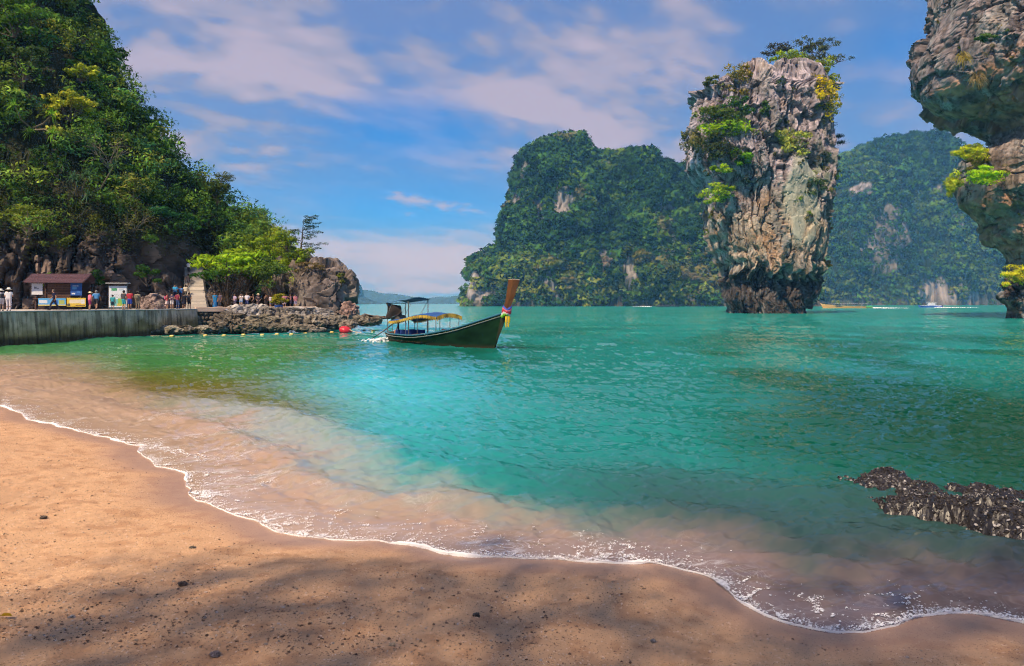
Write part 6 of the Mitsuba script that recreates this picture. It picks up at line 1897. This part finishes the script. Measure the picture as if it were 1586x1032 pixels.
person('woman in a dark top and white shorts in the group by the steps', 266.5, 67.2, 200, 'hold', True, SK[2], ('shirt', (.08, .05, .12)), ('shorts', (.66, .64, .66)), ('hair', BK), 1.62)
person('man in a dark red shirt and blue jeans in the group by the steps', 275, 66.2, 340, 'hips', False, SK[1], ('shirt', (.22, .03, .06)), ('trousers', (.04, .07, .18)), ('hair', BK), 1.74)
person('person in a black knee-length dress at the foot of the steps', 285, 66.4, 30, 'stand', True, SK[1], ('shirt', (.015, .015, .025)), ('skirt', (.015, .016, .03)), ('hair', BK), 1.66)
person('man in black shirt and black shorts nearest the steps', 292.5, 66.9, 350, 'hips', False, SK[1], ('shirt', (.02, .02, .03)), ('shorts', (.02, .022, .035)), ('hair', BK), 1.70)
person('man in a sky-blue shirt standing raised behind the group by the steps', 271.5, 69.0, 180, 'hold', False, SK[1], ('shirt', (.04, .32, .62)), ('trousers', NV), ('hair', BK), 1.66, z=PAVE + .95)
person('man in a royal blue shirt beside the raised one in sky blue', 280, 69.4, 170, 'photo', False, SK[3], ('shirt', (.03, .18, .50)), ('trousers', NV), ('hair', BK), 1.62, z=PAVE + .85)
person('person in a beige shirt climbing low on the stone steps', 287.5, SY0 + 1.25, 0, 'walk', False, SK[0], ('shirt', (.52, .46, .36)), ('shorts', (.10, .08, .07)), ('hair', BK), 1.72, z=PAVE + 1.0)
person('person in dark clothes climbing higher on the stone steps', 291.5, SY0 + 3.1, 0, 'walk', True, SK[3], ('shirt', (.05, .04, .05)), ('shorts', (.05, .04, .05)), ('long_hair', BK), 1.66, z=PAVE + 2.44)
person('person in a white shirt near the top of the stone steps', 292.5, SY0 + 5.2, 0, 'stand', False, SK[1], ('shirt', (.72, .72, .76)), ('trousers', (.06, .06, .08)), ('hair', BK), 1.66, z=PAVE + 4.05)
person('woman in a long blue wrap dress under the bright green tree', 333, 67.8, 200, 'stand', True, SK[3], ('shirt', (.02, .20, .42)), ('long_skirt', (.02, .15, .38)), ('long_hair', BK), 1.74)
person('dim person in dark clothes behind the woman in the blue wrap dress', 341, 69.5, 150, 'stand', False, SK[3], ('shirt', (.10, .07, .10)), ('trousers', (.06, .05, .06)), ('hair', BK), 1.74)
GR = 'visitors by the grotto'
for u, Y, yw, ps, fm, sk, tp, bt_, hr, h, ht, lb in (
        (364, 70.6, 150, 'hold', True, 1, ('shirt', (.48, .38, .56)), ('shorts', (.10, .08, .12)), ('hair', BK), 1.62, None, 'woman in a lilac top, nearest the bright tree among the grotto visitors'),
        (373.5, 70.8, 190, 'photo', True, 2, ('shirt', (.72, .68, .70)), ('hotpants', (.22, .34, .56)), ('long_hair', BR), 1.66, None, 'woman in a white top and light denim shorts taking a picture by the grotto'),
        (382.5, 71.2, 170, 'hips', False, 1, ('shirt', (.66, .64, .72)), ('shorts', (.08, .10, .24)), ('hair', BK), 1.72, None, 'man in a white shirt and navy shorts before the grotto'),
        (392.5, 71.3, 110, 'point', True, 1, ('tank', (.03, .02, .03)), ('shorts', (.05, .035, .04)), ('long_hair', BK), 1.66, None, 'woman in black stretching her arm out before the grotto'),
        (400, 71.5, 210, 'hips', True, 2, ('shirt', (.06, .04, .05)), ('skirt', (.05, .035, .04)), ('hair', BR), 1.66, ('hat', (.66, .52, .32)), 'woman in a dark dress and straw hat before the grotto'),
        (412, 72.6, 220, 'photo', False, 1, ('shirt', (.07, .05, .05)), ('shorts', (.06, .05, .05)), ('hair', BK), 1.62, None, 'man in dark clothes holding up a camera in the grotto shade'),
        (419, 72.0, 150, 'hold', True, 1, ('shirt', (.60, .58, .68)), ('shorts', (.12, .12, .22)), ('hair', BK), 1.50, None, 'small woman in a pale lilac shirt left of the yellow shirt'),
        (428, 72.2, 180, 'stand', False, 1, ('shirt', (.72, .55, .05)), ('shorts', (.10, .08, .10)), ('hair', BK), 1.64, None, 'person in a bright yellow shirt behind the potted plant'),
        (440.5, 72.2, 200, 'hips', True, 1, ('shirt', (.62, .25, .32)), ('shorts', (.50, .42, .56)), ('hair', BK), 1.68, None, 'woman in a salmon top and pale shorts right of the potted plant'),
        (450.5, 73.0, 100, 'point', False, 1, ('shirt', (.22, .10, .13)), ('shorts', (.14, .11, .16)), ('hair', BK), 1.66, None, 'man in a maroon shirt pointing, by the end boulder'),
        (457.5, 73.2, 190, 'hold', True, 1, ('shirt', (.55, .20, .27)), ('shorts', (.34, .30, .44)), ('hair', BK), 1.62, None, 'woman in a rose top nearest the end boulder')):
    person(lb, u, Y, yw, ps, fm, SK[sk], tp, bt_, hr, h, hat=ht, group=GR)
# ---------------------------------------------------------------- air
scene['air_medium'] = {'type': 'homogeneous', 'albedo': {'type': 'rgb', 'value': [.86, .955, 1.0]}, 'sigma_t': {'type': 'rgb', 'value': [.00005, .00012, .00022]}}
scene['haze'] = {'type': 'cube', 'to_world': T().translate([0, 1880, 174]).scale([6000, 2080, 181.2]), 'bsdf': {'type': 'null'}, 'interior': {'type': 'ref', 'id': 'air_medium'}}
labels['haze'] = {'kind': 'stuff', 'label': 'thin blue sea haze over the whole bay', 'category': 'haze'}
scene['camera']['medium'] = {'type': 'ref', 'id': 'air_medium'}
